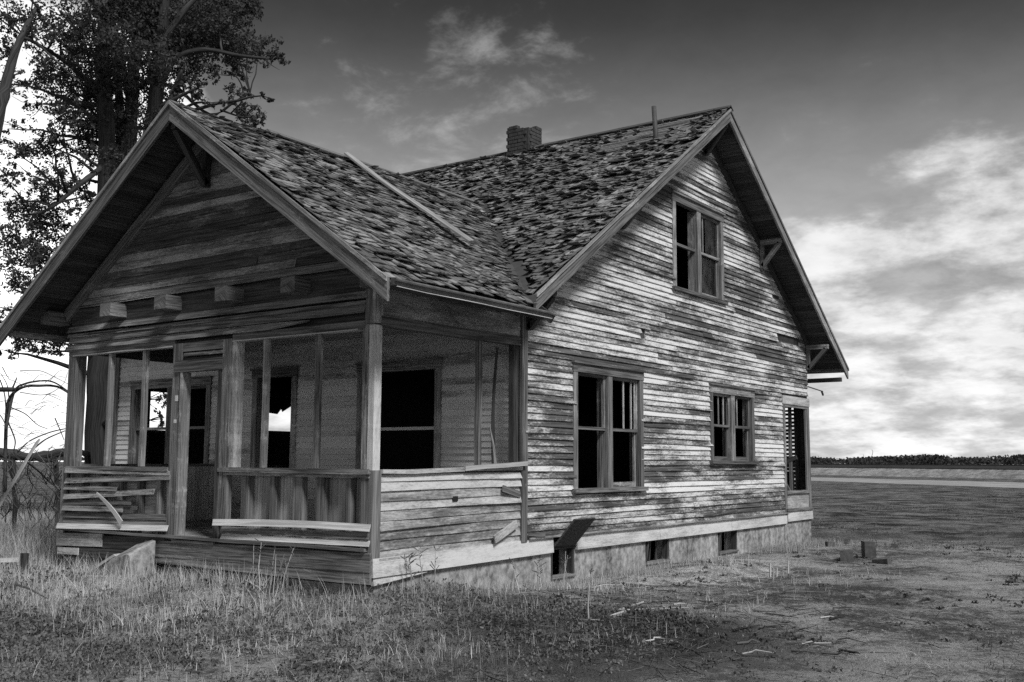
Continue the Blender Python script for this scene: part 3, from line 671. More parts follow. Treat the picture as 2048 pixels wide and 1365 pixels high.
deck('roof_deck', [[Vector((OX-.5, YE, zmain(YE)))+dz, Vector((OX-.5, RY, RZ))+dz, Vector((RX, RY, RZ))+dz, Vector((RX, yr0, PZ))+dz],
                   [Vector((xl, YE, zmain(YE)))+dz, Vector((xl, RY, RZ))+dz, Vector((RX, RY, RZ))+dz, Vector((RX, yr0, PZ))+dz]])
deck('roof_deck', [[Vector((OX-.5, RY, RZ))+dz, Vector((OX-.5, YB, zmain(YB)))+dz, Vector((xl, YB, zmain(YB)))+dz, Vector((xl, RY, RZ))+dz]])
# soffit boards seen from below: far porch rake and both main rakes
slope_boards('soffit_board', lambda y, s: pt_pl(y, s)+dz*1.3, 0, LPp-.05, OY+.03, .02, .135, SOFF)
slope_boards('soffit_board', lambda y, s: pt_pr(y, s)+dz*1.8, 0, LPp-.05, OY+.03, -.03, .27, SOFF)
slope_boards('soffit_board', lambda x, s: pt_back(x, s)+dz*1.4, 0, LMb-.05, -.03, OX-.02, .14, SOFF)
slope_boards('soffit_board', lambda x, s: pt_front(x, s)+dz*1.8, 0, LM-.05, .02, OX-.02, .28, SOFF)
# bargeboards
def barge(p0, p1, h, t, mat, nm='bargeboard', drop=.0, side=(0, 0, 1), plumb=None):
    p0, p1 = Vector(p0), Vector(p1); m = MB(); n = Vector(side)
    A = [p0, p0-Vector((0, 0, h)), p0-Vector((0, 0, h))+n*t, p0+n*t]; B = [p1, p1-Vector((0, 0, h)), p1-Vector((0, 0, h))+n*t, p1+n*t]
    m.hexa(A, B); return m.build(nm, mat, roof)
N_ = Vector((0, -1, 0)); E_ = Vector((1, 0, 0)); up = Vector((0, 0, -.02))
barge(Vector((RX, OY, PZ))+up, pt_pr(OY, -.02)+up, .235, .035, TRIM, side=N_); barge(Vector((RX-.002, OY, PZ))+up, pt_pl(OY, -.05)+up, .235, .035, TRIM, side=N_)
barge(Vector((RX, OY-.036, PZ))+up*.2, pt_pr(OY-.036, -.02)+up*.2, .05, .02, TRIM, 'rake_trim', side=N_); barge(Vector((RX-.002, OY-.036, PZ))+up*.2, pt_pl(OY-.036, -.03)+up*.2, .05, .02, TRIM_L, 'rake_trim', side=N_)
barge(Vector((OX, RY, RZ))+up, Vector((OX, YE+.02, zmain(YE+.02)))+up, .21, .035, TRIM, side=E_); barge(Vector((OX, RY+.002, RZ))+up, Vector((OX, YB+.1, zmain(YB+.1)))+up, .21, .035, TRIM, side=E_)
barge(Vector((OX+.036, RY, RZ))+up*.2, Vector((OX+.036, YE+.02, zmain(YE+.02)))+up*.2, .05, .02, TRIM_L, 'rake_trim', side=E_); barge(Vector((OX+.036, RY+.002, RZ))+up*.2, Vector((OX+.036, YB+.1, zmain(YB+.1)))+up*.2, .05, .02, TRIM, 'rake_trim', side=E_)
barge(Vector((xl, RY, RZ))+up, Vector((xl, YE, zmain(YE)))+up, .2, .03, TRIM, side=-E_); barge(Vector((xl, RY, RZ))+up, Vector((xl, YB, zmain(YB)))+up, .2, .03, TRIM, side=-E_)
# eave trim and gutter along the near porch eave, fascia at the back
ze = zporch(XE)
beam('fascia', DARKW, roof, (XE-.03, OY+.02, ze-.075), (XE-.03, 2.24, ze-.075), (0, 0, 1), .10, .025)
m = MB(); prof = [(.0, -.02), (.075, -.02), (.085, -.035), (.08, -.05), (.055, -.058), (.05, -.085), (.0, -.095), (.004, -.03)]
m.ring([[Vector((XE-.012+a, y, ze+b-.005)) for a, b in prof] for y in (OY+.04, .8, 2.30)], [0, 1.4, 2.9], .5); m.build('gutter', GUTTER, roof)
beam('gutter_lip', PALEB, roof, (XE+.062, OY+.06, ze-.108), (XE+.062, 2.30, ze-.108), (0, 0, 1), .008, .01, r=.7)
beam('fascia', TRIM, roof, (xl, YB+.02, zmain(YB)-.09), (OX-.04, YB+.02, zmain(YB)-.09), (0, 0, 1), .14, .03); beam('gutter', METAL, roof, (-1.9, YB-.1, zmain(YB)-.32), (OX-.06, YB-.1, zmain(YB)-.32), (0, 0, 1), .09, .10)
beam('fascia', TRIM, roof, (2*RX-XE+.03, OY+.05, ze-.075), (2*RX-XE+.03, 2.2, ze-.075), (0, 0, 1), .10, .025)
for i in range(8):                                                                                 # rafter tails under the near porch eave
    y = -.05+i*.36; a = pt_pr(y, .05)-Vector((0, 0, .12)); b = pt_pr(y, 1.0)-Vector((0, 0, .12)); beam('rafter_tail', DARKW, roof, a, b, (0, 0, 1), .11, .045)
# knee brackets
def bracket(frame, l, ztop, out, drop, mat, nm='bracket', t=.085):
    m = MB(); P = frame(l, 0, ztop)-frame(0, 0, 0); u = frame(0, 1, 0)-frame(0, 0, 0); O = frame(l, 0, 0)
    w = frame(1, 0, 0)-frame(0, 0, 0); k = frame(l, .02, ztop)
    b_ = empty(nm, parent=roof)
    def pc(n_, a, b, ww): 
        q = MB(); q.beam(a, b, w, t, ww); q.build(n_, mat, b_)
    pc('lookout', frame(l, .03, ztop-.05), frame(l, out, ztop-.05), .09)
    pc('wall_block', frame(l, .065, ztop-.10), frame(l, .065, ztop-drop), .07)
    pc('brace', frame(l, .07, ztop-drop+.03), frame(l, out-.05, ztop-.09), .075)
bracket(FB, PD+.06, zmain(PD+.06)-.25, .47, .50, DARKW)
bracket(FB, on(1243, 468, 0, .05).y, zmain(on(1243, 468, 0, .05).y)-.16, .48, .46, DARKW)
bracket(FB, RY-.0, RZ-.22, .48, .55, DARKW); bracket(FB, on(1524, 560, 0, .05).y, zmain(on(1524, 560, 0, .05).y)-.16, .48, .55, TRIM)
bracket(FB, BY-.03, zmain(BY)-.33, .50, .52, TRIM)
bracket(FA, RX+.0, PZ-.25, .58, .72, DARKW); 
beam('iron_rod', METAL, house, (.02, BY+.02, 3.05), (.02, BY+.95, 3.0), (0, 0, 1), .02, .02); beam('iron_rod', METAL, house, (.02, BY+.88, 3.0), (.02, BY+.97, 2.92), (0, 0, 1), .04, .03)
# valley flashing
for s in (1, -1):
    m = MB(); x0, x1 = XE-.05, RX+.0
    for k in range(12):
        a = x0+(x1-x0)*k/12; b = x0+(x1-x0)*(k+1)/12
        def vp(x, d):      # point beside the valley, d>0 on the main slope, d<0 on the porch slope
            y = yvalley(x); X = x if s > 0 else 2*RX-x
            if d >= 0: return Vector((X, y+d, zmain(y+d)+.012))
            xx = x-(-d)*0; return Vector((X, y+d, zporch(x)+.012))
        w0 = .2 if k in (2, 3) else .10; A = [vp(a, -w0), vp(a, 0), vp(a, w0)]; B = [vp(b, -w0), vp(b, 0), vp(b, w0)]
        m.ring([A, B], [0, .3], .5, closed=False)
    m.build('valley_flashing', FLASH, roof)
# ---------------------------------------------------------------- shingles
SH = []
def shingles(pt, l0, l1, S, inside, expo=.112, miss=.035, curl=1., pri=1., bare=None):
    rows = int(S/expo)+1
    for k in range(rows):
        s = k*expo-.03; l = l0+random.uniform(-.12, 0)
        sw = random.uniform(-.006, .006)
        while l < l1:
            w = random.choice((.07, .085, .10, .12, .14, .16, .19))*random.uniform(.85, 1.15)
            a, b = max(l, l0), min(l+w-.007, l1); l += w
            if b-a < .03: continue
            ms = miss if bare is None else miss+bare((a+b)/2, s)
            if random.random() < ms or not inside((a+b)/2, s+.05): continue
            ln = min(.30, S-s+.01)
            if ln < .07: continue
            sag_ = .018*math.sin(a*1.3+s*.9)+.012*math.sin(a*2.9-s*1.7)
            big = random.random()
            lift = abs(random.gauss(0, .011))*curl+(random.uniform(.02, .06)*curl if big < .24 else 0)
            cup = random.gauss(.003, .006)*curl; tw = random.gauss(0, .008)*curl; dr = random.gauss(0, .012); sk = random.gauss(0, .012); th = random.uniform(.008, .014)
            rings = []; gl = []
            for q, (t, hb) in enumerate(((0., .020+lift), (.16, .016+lift*.55), (.5, .012+lift*.1), (1., .001))):
                pr = []
                for jx, f in ((a, 0), ((a+b)/2, .5), (b, 1)):
                    hh = hb+(cup*4*(f-.5)**2-cup*.5+tw*(f-.5)*2)*(1-t)**2
                    pr.append(pt(jx+sk*t, s+dr+ln*t, max(hh, .002)+sag_))
                lo = [pt(jx+sk*t, s+dr+ln*t, max(hb-th*(1-t*.7), -.002)+sag_) for jx in (b, a)]
                rings.append(pr+lo); gl.append(ln*t)
            m = MB(); o = random.random()*50; m.ring(rings, gl, random.random())
            m.g = [((i % 5)/2.*(b-a)+o if i % 5 < 3 else o, gl[i//5]+o, o) for i in range(20)]
            c = rings[0][1]; d = c-CAM; nrm = (pt(a, s, 1)-pt(a, s, 0))
            SH.append(((b-a)*expo*max(0, -d.normalized().dot(nrm))/d.length_squared*pri, m))
shingles(pt_pr, OY-.03, yr0, LPp, lambda y, s: y < yvalley(XE-s*cosp)-(.11 if .55 < s < 1.1 else .02)-.07*random.random(), curl=.85, miss=.022)
bareM = lambda x, s: (.55 if (x > -1.9+.6*math.sin(s*3) and x < .1 and LM-1.2 < s < LM-.25 and random.random() < .8) else (.10 if s > LM-2.6 else .0))
def inM(x, s):
    y = YE+s*cosm
    return not (xe2 < x < XE and y < yvalley(max(x, 2*RX-x))+(.16 if .45 > x > -.45 else .03)+.08*random.random())
shingles(pt_front, -9.0, OX+.03, LM, inM, curl=1.15, miss=.03, bare=bareM)
shingles(pt_pl, OY-.03, yr0, LPp, lambda y, s: y < yvalley(XE-s*cosp)-.1, expo=.16, pri=0.)
shingles(pt_back, -9.0, OX+.03, LMb, lambda x, s: True, expo=.2, pri=0.)
SH.sort(key=lambda t: -t[0])
for vis, m in SH[:300]: m.build('shingle', SHING, roof)
J = MB()
for vis, m in SH[300:]:
    o = len(J.v); J.v += m.v; J.g += m.g; J.f += [tuple(i+o for i in f) for f in m.f]; J.r += m.r
o = J.build('shingle_covering', SHING, roof); o['kind'] = 'stuff'
# skip sheathing laths where the shingles are gone, near the main ridge
for i in range(15):
    s = LM-1.35+i*.088; a = -3.2+random.uniform(-.8, .8); beam('lath', BARE, roof, pt_front(a, s, .008), pt_front(OX-.08, s, .008), pt_front(0, 1)-pt_front(0, 0), .05, .014)
# ridge boards
beam('ridge_board', DARKW, roof, (xl, RY-.05, RZ+.01), (OX+.05, RY-.05, RZ+.02), (0, MS*0+1, -.0+MS), .13, .02); beam('ridge_board', DARKW, roof, (xl, RY+.06, RZ+.01), (OX+.05, RY+.06, RZ+.02), (0, 1, -MS), .13, .02)
beam('ridge_board', BARE, roof, (RX+.05, .9, PZ+.015), (RX+.05, yr0+.1, PZ+.0), (1, 0, -PS), .11, .018); beam('ridge_board', BARE, roof, (RX-.05, 1.1, PZ+.01), (RX-.05, yr0, PZ+.0), (1, 0, PS), .11, .018)
# siding boards: the 300 that show largest as parts, the rest joined
BOARDS.sort(key=lambda t: -t[0])
fixed = sum(1 for c in house.children if c.name.startswith('siding_board'))
for vis, m, mat in BOARDS[:300-fixed]: m.build('siding_board', mat, house)
rest = {}
for vis, m, mat in BOARDS[300-fixed:]:
    J = rest.setdefault(mat.name, (MB(), mat))[0]; o = len(J.v); J.v += m.v; J.g += m.g; J.f += [tuple(i+o for i in f) for f in m.f]; J.r += m.r
for J, mat in rest.values(): J.build('siding', mat, house)['kind'] = 'stuff'
# chimney
ch = empty('chimney', parent=house); cx0, cx1, cy0, cy1 = -4.14, -3.60, RY-.26, RY+.22; zc0, zc1 = RZ-.6, 8.07
m = MB(); m.box(cx0+.012, cx1-.012, cy0+.012, cy1-.012, zc0, zc1-.05); m.build('core', MORTAR, ch)
bm_ = {}
def brick(x, y, z, along):
    key = along
    if key not in bm_:
        q = MB(); q.beam((-.1, 0, 0) if along == 'x' else (0, -.1, 0), (.1, 0, 0) if along == 'x' else (0, .1, 0), (0, 0, 1), .062, .1)
        bm_[key] = _mk('brick', q.v, q.f, BRICK, ch, q.r, q.g); o = bm_[key]
    else: o = bm_[key].copy(); COL.objects.link(o)
    h = house.location; o.location = (x-h.x, y-h.y, z-h.z); o.rotation_euler = (0, 0, random.uniform(-.03, .03)); o.scale = (random.uniform(.95, 1.04), random.uniform(.95, 1.04), 1); return o
z = zc0+.36; k = 0
while z < zc1+.02:
    top = z > zc1-.06
    for y in (cy0+.04, cy1-.04):
        x = cx0+.06+(.105 if k % 2 else .04)
        while x < cx1-.06:
            if not (top and random.random() < .6): brick(min(x, cx1-.1), y, z, 'x')
            x += .212
    for x in (cx0+.04, cx1-.04):
        y = cy0+.08+(.105 if k % 2 == 0 else .06)
        while y < cy1-.08:
            if not (top and random.random() < .5): brick(x, min(y, cy1-.13), z, 'y')
            y += .212
    z += .074; k += 1
# vent pipe and valley patch
b0 = on(1312, 281, 1, 7.6); m = MB(); m.tube([b0-Vector((0, 0, .25)), b0, b0+Vector((-.035, 0, .62))], .043, 10); m.build('vent_pipe', METAL, roof, smooth=True)

# ================================================================== surroundings
# --- far field: dirt track, dry grass bank with the railway on it, wood on the horizon
def gp(u, v, z=-.27): return on(u, v, 2, z)
def strip(name, near, far, mat, z0, z1, n=60, ext=400, jag=0.):
    """a sheet between two lines on the ground, both given by two points"""
    def line(a, b, t):
        d = (b-a).normalized(); return a+d*t
    m = MB(); A0, A1 = near; B0, B1 = far; LA = (A1-A0).length
    ring0 = []
    pts = np.linspace(-ext, LA+ext, n)
    for t0, t1 in zip(pts[:-1], pts[1:]):
        q = [line(A0, A1, t0), line(A0, A1, t1), line(B0, B1, t1), line(B0, B1, t0)]
        q[0].z = q[1].z = z0; q[2].z = q[3].z = z1
        b = len(m.v); m.v += q; m.g += [(t0, 0, 0)]*4; m.f.append((b, b+1, b+2, b+3)); m.r.append(.5)
    o = m.build(name, mat); o['kind'] = 'structure'; return o
TRACK = mat_plain('dirt_track_soil', .20, .40, .9, 8, .5, .1)
BANK = mat_plain('dry_bank_grass', .10, .40, 1.1, 8, .8, .4)
MEAD = mat_plain('meadow', .16, .26, .12, 5, .2, .2)
BALLAST = mat_plain('rail_ballast', .03, .05, 2)
n0, n1 = gp(1620, 962), gp(2048, 977); f0, f1 = gp(1620, 955), gp(2048, 966)
strip('dirt_track', (n0, n1), (f0, f1), TRACK, -.262, -.258)
d = (f1-f0).normalized(); nrm = Vector((-d.y, d.x, 0)); nrm = nrm if nrm.dot(f0-n0) > 0 else -nrm
e0, e1 = f0+nrm*18, f1+nrm*18; c0, c1 = f0+nrm*26, f1+nrm*26
bank = MB()
def bank_ring(t):
    a = e0+d*t; h = .12*math.sin(t*.05)
    return [a+Vector((0, 0, -.5-a.z)), a+nrm*5+Vector((0, 0, .92-a.z)), a+nrm*9+Vector((0, 0, .92-a.z)), a+nrm*16+Vector((0, 0, -.5-a.z))]
ts = np.linspace(-420, 420, 80); mead = MB(); mead.ring([[e0+d*t+nrm*k+Vector((0, 0, z-e0.z-(d*t).z)) for k, z in ((60, -.35), (140, .9), (230, 2.3), (420, 2.6))] for t in np.linspace(-900, 900, 60)], list(np.linspace(-900, 900, 60)), .5, closed=False); o = mead.build('far_meadow', MEAD); o['kind'] = 'structure'
bank.ring([bank_ring(t) for t in ts], list(ts), .5); o = bank.build('railway_bank', BANK); o['kind'] = 'structure'
bal = MB(); bal.ring([[e0+d*t+nrm*k+Vector((0, 0, z-e0.z-(d*t).z)) for k, z in ((4.6, .9), (5.6, 1.30), (8.4, 1.30), (9.0, .9))] for t in ts], list(ts), .5)
o = bal.build('railway_track', BALLAST); o['kind'] = 'structure'
for k in (6.2, 7.7):
    r_ = MB(); r_.ring([[e0+d*t+nrm*(k+a)+Vector((0, 0, z-e0.z-(d*t).z)) for a, z in ((-.04, 1.292), (-.04, 1.44), (.04, 1.44), (.04, 1.292))] for t in (-420, 420)], [0, 800], .5); r_.build('rail', METAL, o)

def leaf_mesh(name, P, size, mat, parent=None, aspect=.5, rnd=None, up=None):
    """one joined mesh of many small leaf-sized faces"""
    P = np.asarray(P, dtype=np.float64); n = len(P)
    a = rng.normal(size=(n, 3)); a /= np.linalg.norm(a, axis=1)[:, None]
    b = rng.normal(size=(n, 3)); b -= a*(a*b).sum(1)[:, None]; b /= np.linalg.norm(b, axis=1)[:, None]
    s = (np.asarray(size)*rng.uniform(.6, 1.3, n))[:, None]
    v = np.stack([P-a*s, P+b*s*aspect, P+a*s, P-b*s*aspect], 1).reshape(-1, 3)
    if parent is not None: v = v-np.asarray(parent.matrix_basis.translation)
    me = bpy.data.meshes.new(name); me.vertices.add(4*n); me.vertices.foreach_set('co', v.ravel())
    me.loops.add(4*n); me.loops.foreach_set('vertex_index', np.arange(4*n, dtype=np.int32))
    me.polygons.add(n); me.polygons.foreach_set('loop_start', np.arange(0, 4*n, 4, dtype=np.int32)); me.polygons.foreach_set('loop_total', np.full(n, 4, dtype=np.int32))
    me.update(calc_edges=True); me.materials.append(mat)
    at_ = me.attributes.new('rnd', 'FLOAT', 'FACE'); at_.data.foreach_set('value', (rng.random(n) if rnd is None else np.asarray(rnd)).astype(np.float32))
    o = bpy.data.objects.new(name, me); COL.objects.link(o); attach(o, parent); return o
# wood along the horizon
P = []; RN = []
for i in range(1500):
    az = rng.uniform(-.55, 1.5)              # around the field, measured left of +Y
    dist = rng.uniform(390, 470); c = CAM+Vector((-math.sin(az), math.cos(az), 0))*dist
    hmax = (5.2*(1+.18*math.sin(az*60))+.8*math.sin(az*23) if az < .12 else 4.0*(1+.2*math.sin(az*55))-2.2*min(1, max(0, (az-.12)/.5)))*rng.uniform(.7, 1.12)
    k = int(130*hmax/5); pts = np.clip(rng.normal(size=(k, 3)), -1.5, 1.5)*np.array([2.6, 2.6, hmax*.24])*1+np.array([c.x, c.y, hmax*.36+1.7]); P.append(pts); RN.append(np.full(k, rng.uniform(0, .7))+rng.random(k)*.3)
o = leaf_mesh('treeline', np.concatenate(P), .52, LEAF_FAR, aspect=.8, rnd=np.concatenate(RN)); o['kind'] = 'stuff'; tag(o, 'dark low wood stretching along the far horizon behind the railway bank', 'treeline')

# --- trees
def curve(p0, p1, n=7, bend=.12, droop=0.):
    p0, p1 = Vector(p0), Vector(p1); L = (p1-p0).length; o = Vector((random.gauss(0, 1), random.gauss(0, 1), random.gauss(0, .6)))*L*bend
    return [p0.lerp(p1, i/n)+o*math.sin(i/n*math.pi)+Vector((0, 0, droop*math.sin(i/n*math.pi)))+Vector([random.gauss(0, L*.012) for _ in range(3)])*(0 < i < n) for i in range(n+1)]
def poly(pts, sub=4):
    """smooth a polyline"""
    out = []; P_ = [Vector(p) for p in pts]
    for i in range(len(P_)-1):
        a, b, c, e = P_[max(i-1, 0)], P_[i], P_[i+1], P_[min(i+2, len(P_)-1)]
        for k in range(sub):
            t = k/sub; out.append(.5*((2*b)+(-a+c)*t+(2*a-5*b+4*c-e)*t*t+(-a+3*b-3*c+e)*t**3))
    out.append(P_[-1]); return out
def tree(name, label, base, stems, clumps, dist, spread, per, leaf, group=None, extra=()):
    t = empty(name, base); tag(t, label, 'tree', group); off = Vector(base)
    tr = MB(); nodes = []
    for pts, r0, r1 in stems:
        q = poly(pts); n = len(q); rad = [(r0+(r1-r0)*i/(n-1))*(1+.06*random.gauss(0, 1)) for i in range(n)]; tr.tube([p-off for p in q], rad, 10)
        nodes += [(q[i], rad[i]) for i in range(1, n)]
    tr.build('trunk', BARK, t, smooth=True)
    br = MB(); P = []; RN = []
    cl = [(at(u, v, dist+random.uniform(-spread, spread)), r/FPX*dist, den) for u, v, r, den in clumps]+list(extra)
    for c, r, den in cl:
        best = min(nodes, key=lambda nd: (nd[0]-c).length+max(0, nd[0].z-c.z+.2)*2.5); s = best[0]
        pts = curve(s, c, 6, .10, .15); r0 = min(best[1]*.5, .05+.006*(s-c).length); br.tube([p-off for p in pts], [r0*(1-i/6)+.010 for i in range(7)], 5)
        for _ in range(4):
            e = c+Vector((random.gauss(0, r*.7), random.gauss(0, r*.7), random.gauss(0, r*.5))); br.tube([p-off for p in curve(pts[-2], e, 3, .1)], [.014, .011, .008, .004], 4)
        k = int(per*den*(r/.55)**2); 
        # sprays inside a clump: leaves gather along short drooping twigs, so that gaps stay open
        for _ in range(max(3, k//26)):
            sc = np.array(c)+rng.normal(size=3)*np.array([r*.62, r*.62, r*.45]); dr = rng.normal(size=3); dr[2] = -abs(dr[2])*.4; dr /= np.linalg.norm(dr)
            tt = rng.uniform(-.5, .5, 26)[:, None]*r*.75; P.append(sc+dr*tt+rng.normal(size=(26, 3))*r*.10); RN.append(np.clip(rng.uniform(0, .6)+rng.random(26)*.4, 0, 1))
    br.build('branches', BARK, t, smooth=True)['kind'] = 'stuff'
    o = leaf_mesh('crown', np.concatenate(P), leaf, LEAF, t, .48, np.concatenate(RN)); return t
T1 = 27.5
tb = at(200, 932, T1); tb.z = hgt(tb.x, tb.y)-.05
def q(u, v, dd=0): return at(u, v, T1+dd)
stems = [([tb, q(198, 800), q(203, 640), q(213, 420), q(213, 250), q(205, 120), q(214, -30), q(220, -160)], .34, .10),
         ([tb+Vector((.15, .2, 0)), q(212, 760, .4), q(222, 600, .5), q(250, 400, .6), q(262, 230, .8), q(272, 90, .8), q(300, -80, 1)], .30, .11),
         ([q(214, 690, .2), q(245, 520, -.3), q(290, 330, -.6), q(312, 190, -.9), q(325, 70, -1), q(335, -90, -1.2)], .24, .12),
         ([q(224, 560, .6), q(236, 380, 1.), q(240, 220, 1.2), q(222, 60, 1.4), q(200, -90, 1.4)], .15, .07),
         ([q(313, 190, -.9), q(350, 120, -1.2), q(410, 100, -1.4), q(480, 112, -1.2), q(540, 118, -1.2)], .09, .03),
         ([q(322, 90, -1), q(370, 20, -1.4), q(430, -40, -1.6)], .10, .05),
         ([q(262, 230, .8), q(230, 60, 1.5), q(180, 0, 1.8), q(135, -60, 2.)], .09, .04),
         ([q(205, 190), q(150, 140, -.6), q(95, 100, -.8), q(52, 78, -1)], .07, .025),
         ([q(211, 330), q(165, 365, -.5), q(135, 390, -.8), q(95, 420, -1.), q(60, 430, -1.1)], .08, .03),
         ([q(203, 640), q(150, 560, -.6), q(90, 600, -.8), q(40, 640, -1)], .07, .03),
         ([q(345, 215, -.5), q(350, 180, -.8), q(365, 165, -1.)], .10, .05), ([q(300, 300, -.6), q(352, 175, -.7), q(362, 140, -.8)], .12, .05), ([q(355, 175, -.7), q(420, 230, 1), q(468, 205, 1), q(500, 185, 1)], .05, .02), ([q(440, 220, 1), q(485, 235, 1), q(505, 232, 1)], .03, .015)]
D, Mh, Lh = 2.2, 1.15, .6
cl = [(150, 30, 50, Mh), (200, 80, 55, D), (260, 40, 60, D), (320, 60, 60, D), (380, 30, 55, D), (430, 25, 45, D), (478, 18, 38, D), (505, 18, 18, D), (400, 80, 50, D), (455, 92, 42, D), (520, 100, 30, D), (555, 118, 16, D), (480, 125, 28, D), (350, 120, 50, D), (420, 138, 25, Mh), (440, 50, 40, D), (360, 70, 50, D), (300, 120, 45, D),
      (130, 80, 42, Mh), (110, 150, 45, Mh), (170, 150, 50, D), (90, 160, 35, Mh), (230, 160, 50, D), (290, 180, 45, D), (150, 195, 40, Mh), (200, 230, 45, D), (130, 235, 32, Mh), (180, 270, 38, D), (240, 250, 42, D), (300, 250, 32, Mh), (268, 300, 35, Mh), (225, 320, 35, Mh), (70, 210, 26, Lh), (100, 270, 18, Lh),
      (468, 185, 22, Mh), (500, 192, 18, Mh), (538, 196, 11, D), (490, 225, 26, D), (508, 243, 18, D), (398, 178, 22, Mh), (372, 165, 24, Mh), (430, 212, 14, Lh), (350, 190, 20, Mh), (455, 150, 18, Lh),
      (15, 258, 24, Lh), (30, 305, 28, Mh), (85, 300, 24, Lh), (120, 290, 28, Mh), (160, 310, 32, Mh), (110, 350, 32, Mh), (60, 352, 26, Lh), (18, 372, 26, Lh), (90, 392, 36, Mh), (140, 372, 32, Mh), (40, 425, 42, Mh), (95, 452, 42, D), (20, 482, 38, Mh), (62, 515, 42, D), (110, 495, 32, Mh), (30, 562, 34, Mh), (75, 560, 28, Mh), (8, 622, 28, Mh), (60, 662, 24, Mh), (100, 668, 32, D), (40, 690, 28, Mh), (122, 690, 22, Mh), (18, 712, 14, Lh), (80, 700, 22, Mh), (145, 425, 22, Lh), (180, 395, 20, Mh), (20, 170, 30, Lh), (130, 640, 24, Mh), (140, 600, 20, Lh), (316, 800, 26, Lh), (322, 838, 16, Lh)]
extra = []
for _ in range(46):       # the crown goes on above and beside the frame
    u, v = random.uniform(-160, 470), random.uniform(-420, -30); extra.append((at(u, v, T1+random.uniform(-3, 3)), random.uniform(.5, .9), 1.1))
for _ in range(10):       # and on its far side
    u, v = random.uniform(40, 330), random.uniform(-60, 330); extra.append((at(u, v, T1+random.uniform(2.5, 4.5)), random.uniform(.45, .7), .8))
tree('locust_tree', 'tall dark many-stemmed locust tree rising behind the porch gable', tb, stems, cl, T1, 2.2, 700, .05, extra=extra)
T2 = 24.
tb2 = at(-120, 960, T2); tb2.z = hgt(tb2.x, tb2.y)-.05
def q2(u, v, dd=0): return at(u, v, T2+dd)
tree('locust_tree', 'slender leaning tree with a bare broken top beside the tall locust', tb2,
     [([tb2, q2(-90, 700), q2(-40, 420), q2(-5, 240), q2(14, 160), q2(30, 105), q2(52, 55), q2(74, 12)], .20, .04), ([q2(74, 12), q2(62, 0), q2(58, -14)], .03, .012), ([q2(14, 160), q2(30, 150), q2(46, 146)], .03, .015), ([q2(16, 160), q2(28, 140), q2(30, 122)], .025, .012),
      ([q2(45, 75), q2(75, 88), q2(120, 130), q2(165, 170)], .035, .012), ([q2(-5, 240), q2(-60, 120), q2(-110, 20)], .08, .03)],
     [(18, 50, 34, Mh), (60, 62, 30, Mh), (90, 38, 22, Mh), (10, 110, 28, Mh), (28, 28, 26, Lh), (-40, 60, 60, Mh), (-90, 0, 60, Mh), (-60, 160, 50, Mh), (-100, 260, 50, Mh), (-40, 300, 40, Mh)], T2, 1.2, 600, .044)

# --- dead brush, fallen trunk and leaning board at the far side of the porch
bd = 20.5
br = empty('dead_brush', at(30, 985, bd)); br.location.z = hgt(br.location.x, br.location.y); tag(br, 'bare arching tangle of dead branches beside the porch', 'dead bush')
def bt(pts, r0, r1, nm='branch', dd=0):
    m = MB(); p = poly([at(u, v, bd+dd+random.uniform(-.3, .3)) for u, v in pts], 5); n = len(p); m.tube([x-br.location for x in p], [r0+(r1-r0)*i/(n-1) for i in range(n)], 5); m.build(nm, BARK if r0 > .011 else TWIG, br, smooth=True)
bt([(10, 985), (12, 860), (18, 800), (45, 775), (80, 772), (115, 774), (150, 795)], .035, .02); bt([(12, 860), (28, 785), (50, 768), (85, 762), (110, 766), (140, 786)], .025, .012)
bt([(-20, 779), (0, 779), (26, 779)], .05, .045); bt([(24, 779), (30, 765), (34, 755)], .02, .008); bt([(20, 815), (50, 828), (75, 850), (95, 858)], .012, .006); bt([(14, 840), (30, 880), (28, 905), (40, 920)], .014, .008)
bt([(35, 905), (60, 882), (100, 865), (130, 858)], .014, .010); bt([(60, 905), (90, 880), (130, 862)], .016, .01); bt([(0, 760), (10, 795), (12, 850), (8, 900)], .012, .008); bt([(5, 735), (18, 758), (30, 762)], .01, .004)
bt([(40, 742), (80, 742), (110, 755), (135, 768)], .008, .005); bt([(40, 785), (90, 790), (125, 770), (135, 745)], .008, .004); bt([(0, 830), (10, 850), (8, 880)], .01, .006); bt([(18, 800), (14, 770), (0, 745)], .012, .005); bt([(18, 820), (60, 816), (86, 826)], .006, .003)
bt([(110, 837), (120, 860), (128, 880)], .012, .006); bt([(55, 925), (80, 945), (100, 965), (128, 985)], .02, .012); bt([(20, 910), (18, 935), (30, 970)], .02, .012)
for i in range(34):
    u, v = random.uniform(-10, 120), random.uniform(740, 900); a = random.uniform(-1, 1); L_ = random.uniform(18, 50); bt([(u, v), (u+L_*.5, v-L_*.35*a-6), (u+L_, v-L_*.5*a)], .006, .003, 'twig')
for i in range(90):
    u, v = random.uniform(-10, 125), random.uniform(930, 1060); bt([(u, v), (u+random.uniform(-20, 20), v-25), (u+random.uniform(-45, 45), v-random.uniform(30, 70))], .010, .004, 'twig', random.uniform(-1.5, 1.))
lg = MB(); p = [at(u, v, 22.) for u, v in ((-30, 902), (20, 908), (60, 915), (100, 909), (150, 903), (178, 911))]; lb = p[2].copy(); lb.z = hgt(lb.x, lb.y)
lgo = empty('fallen_log', lb); tag(lgo, 'dark fallen tree trunk propped on its broken limbs behind the dead branches', 'log'); lg.tube([x-lb for x in poly(p)], [(.115-.06*i/20)*random.uniform(.8, 1.25) for i in range(21)], 8); lg.build('trunk', BARK, lgo, smooth=True)
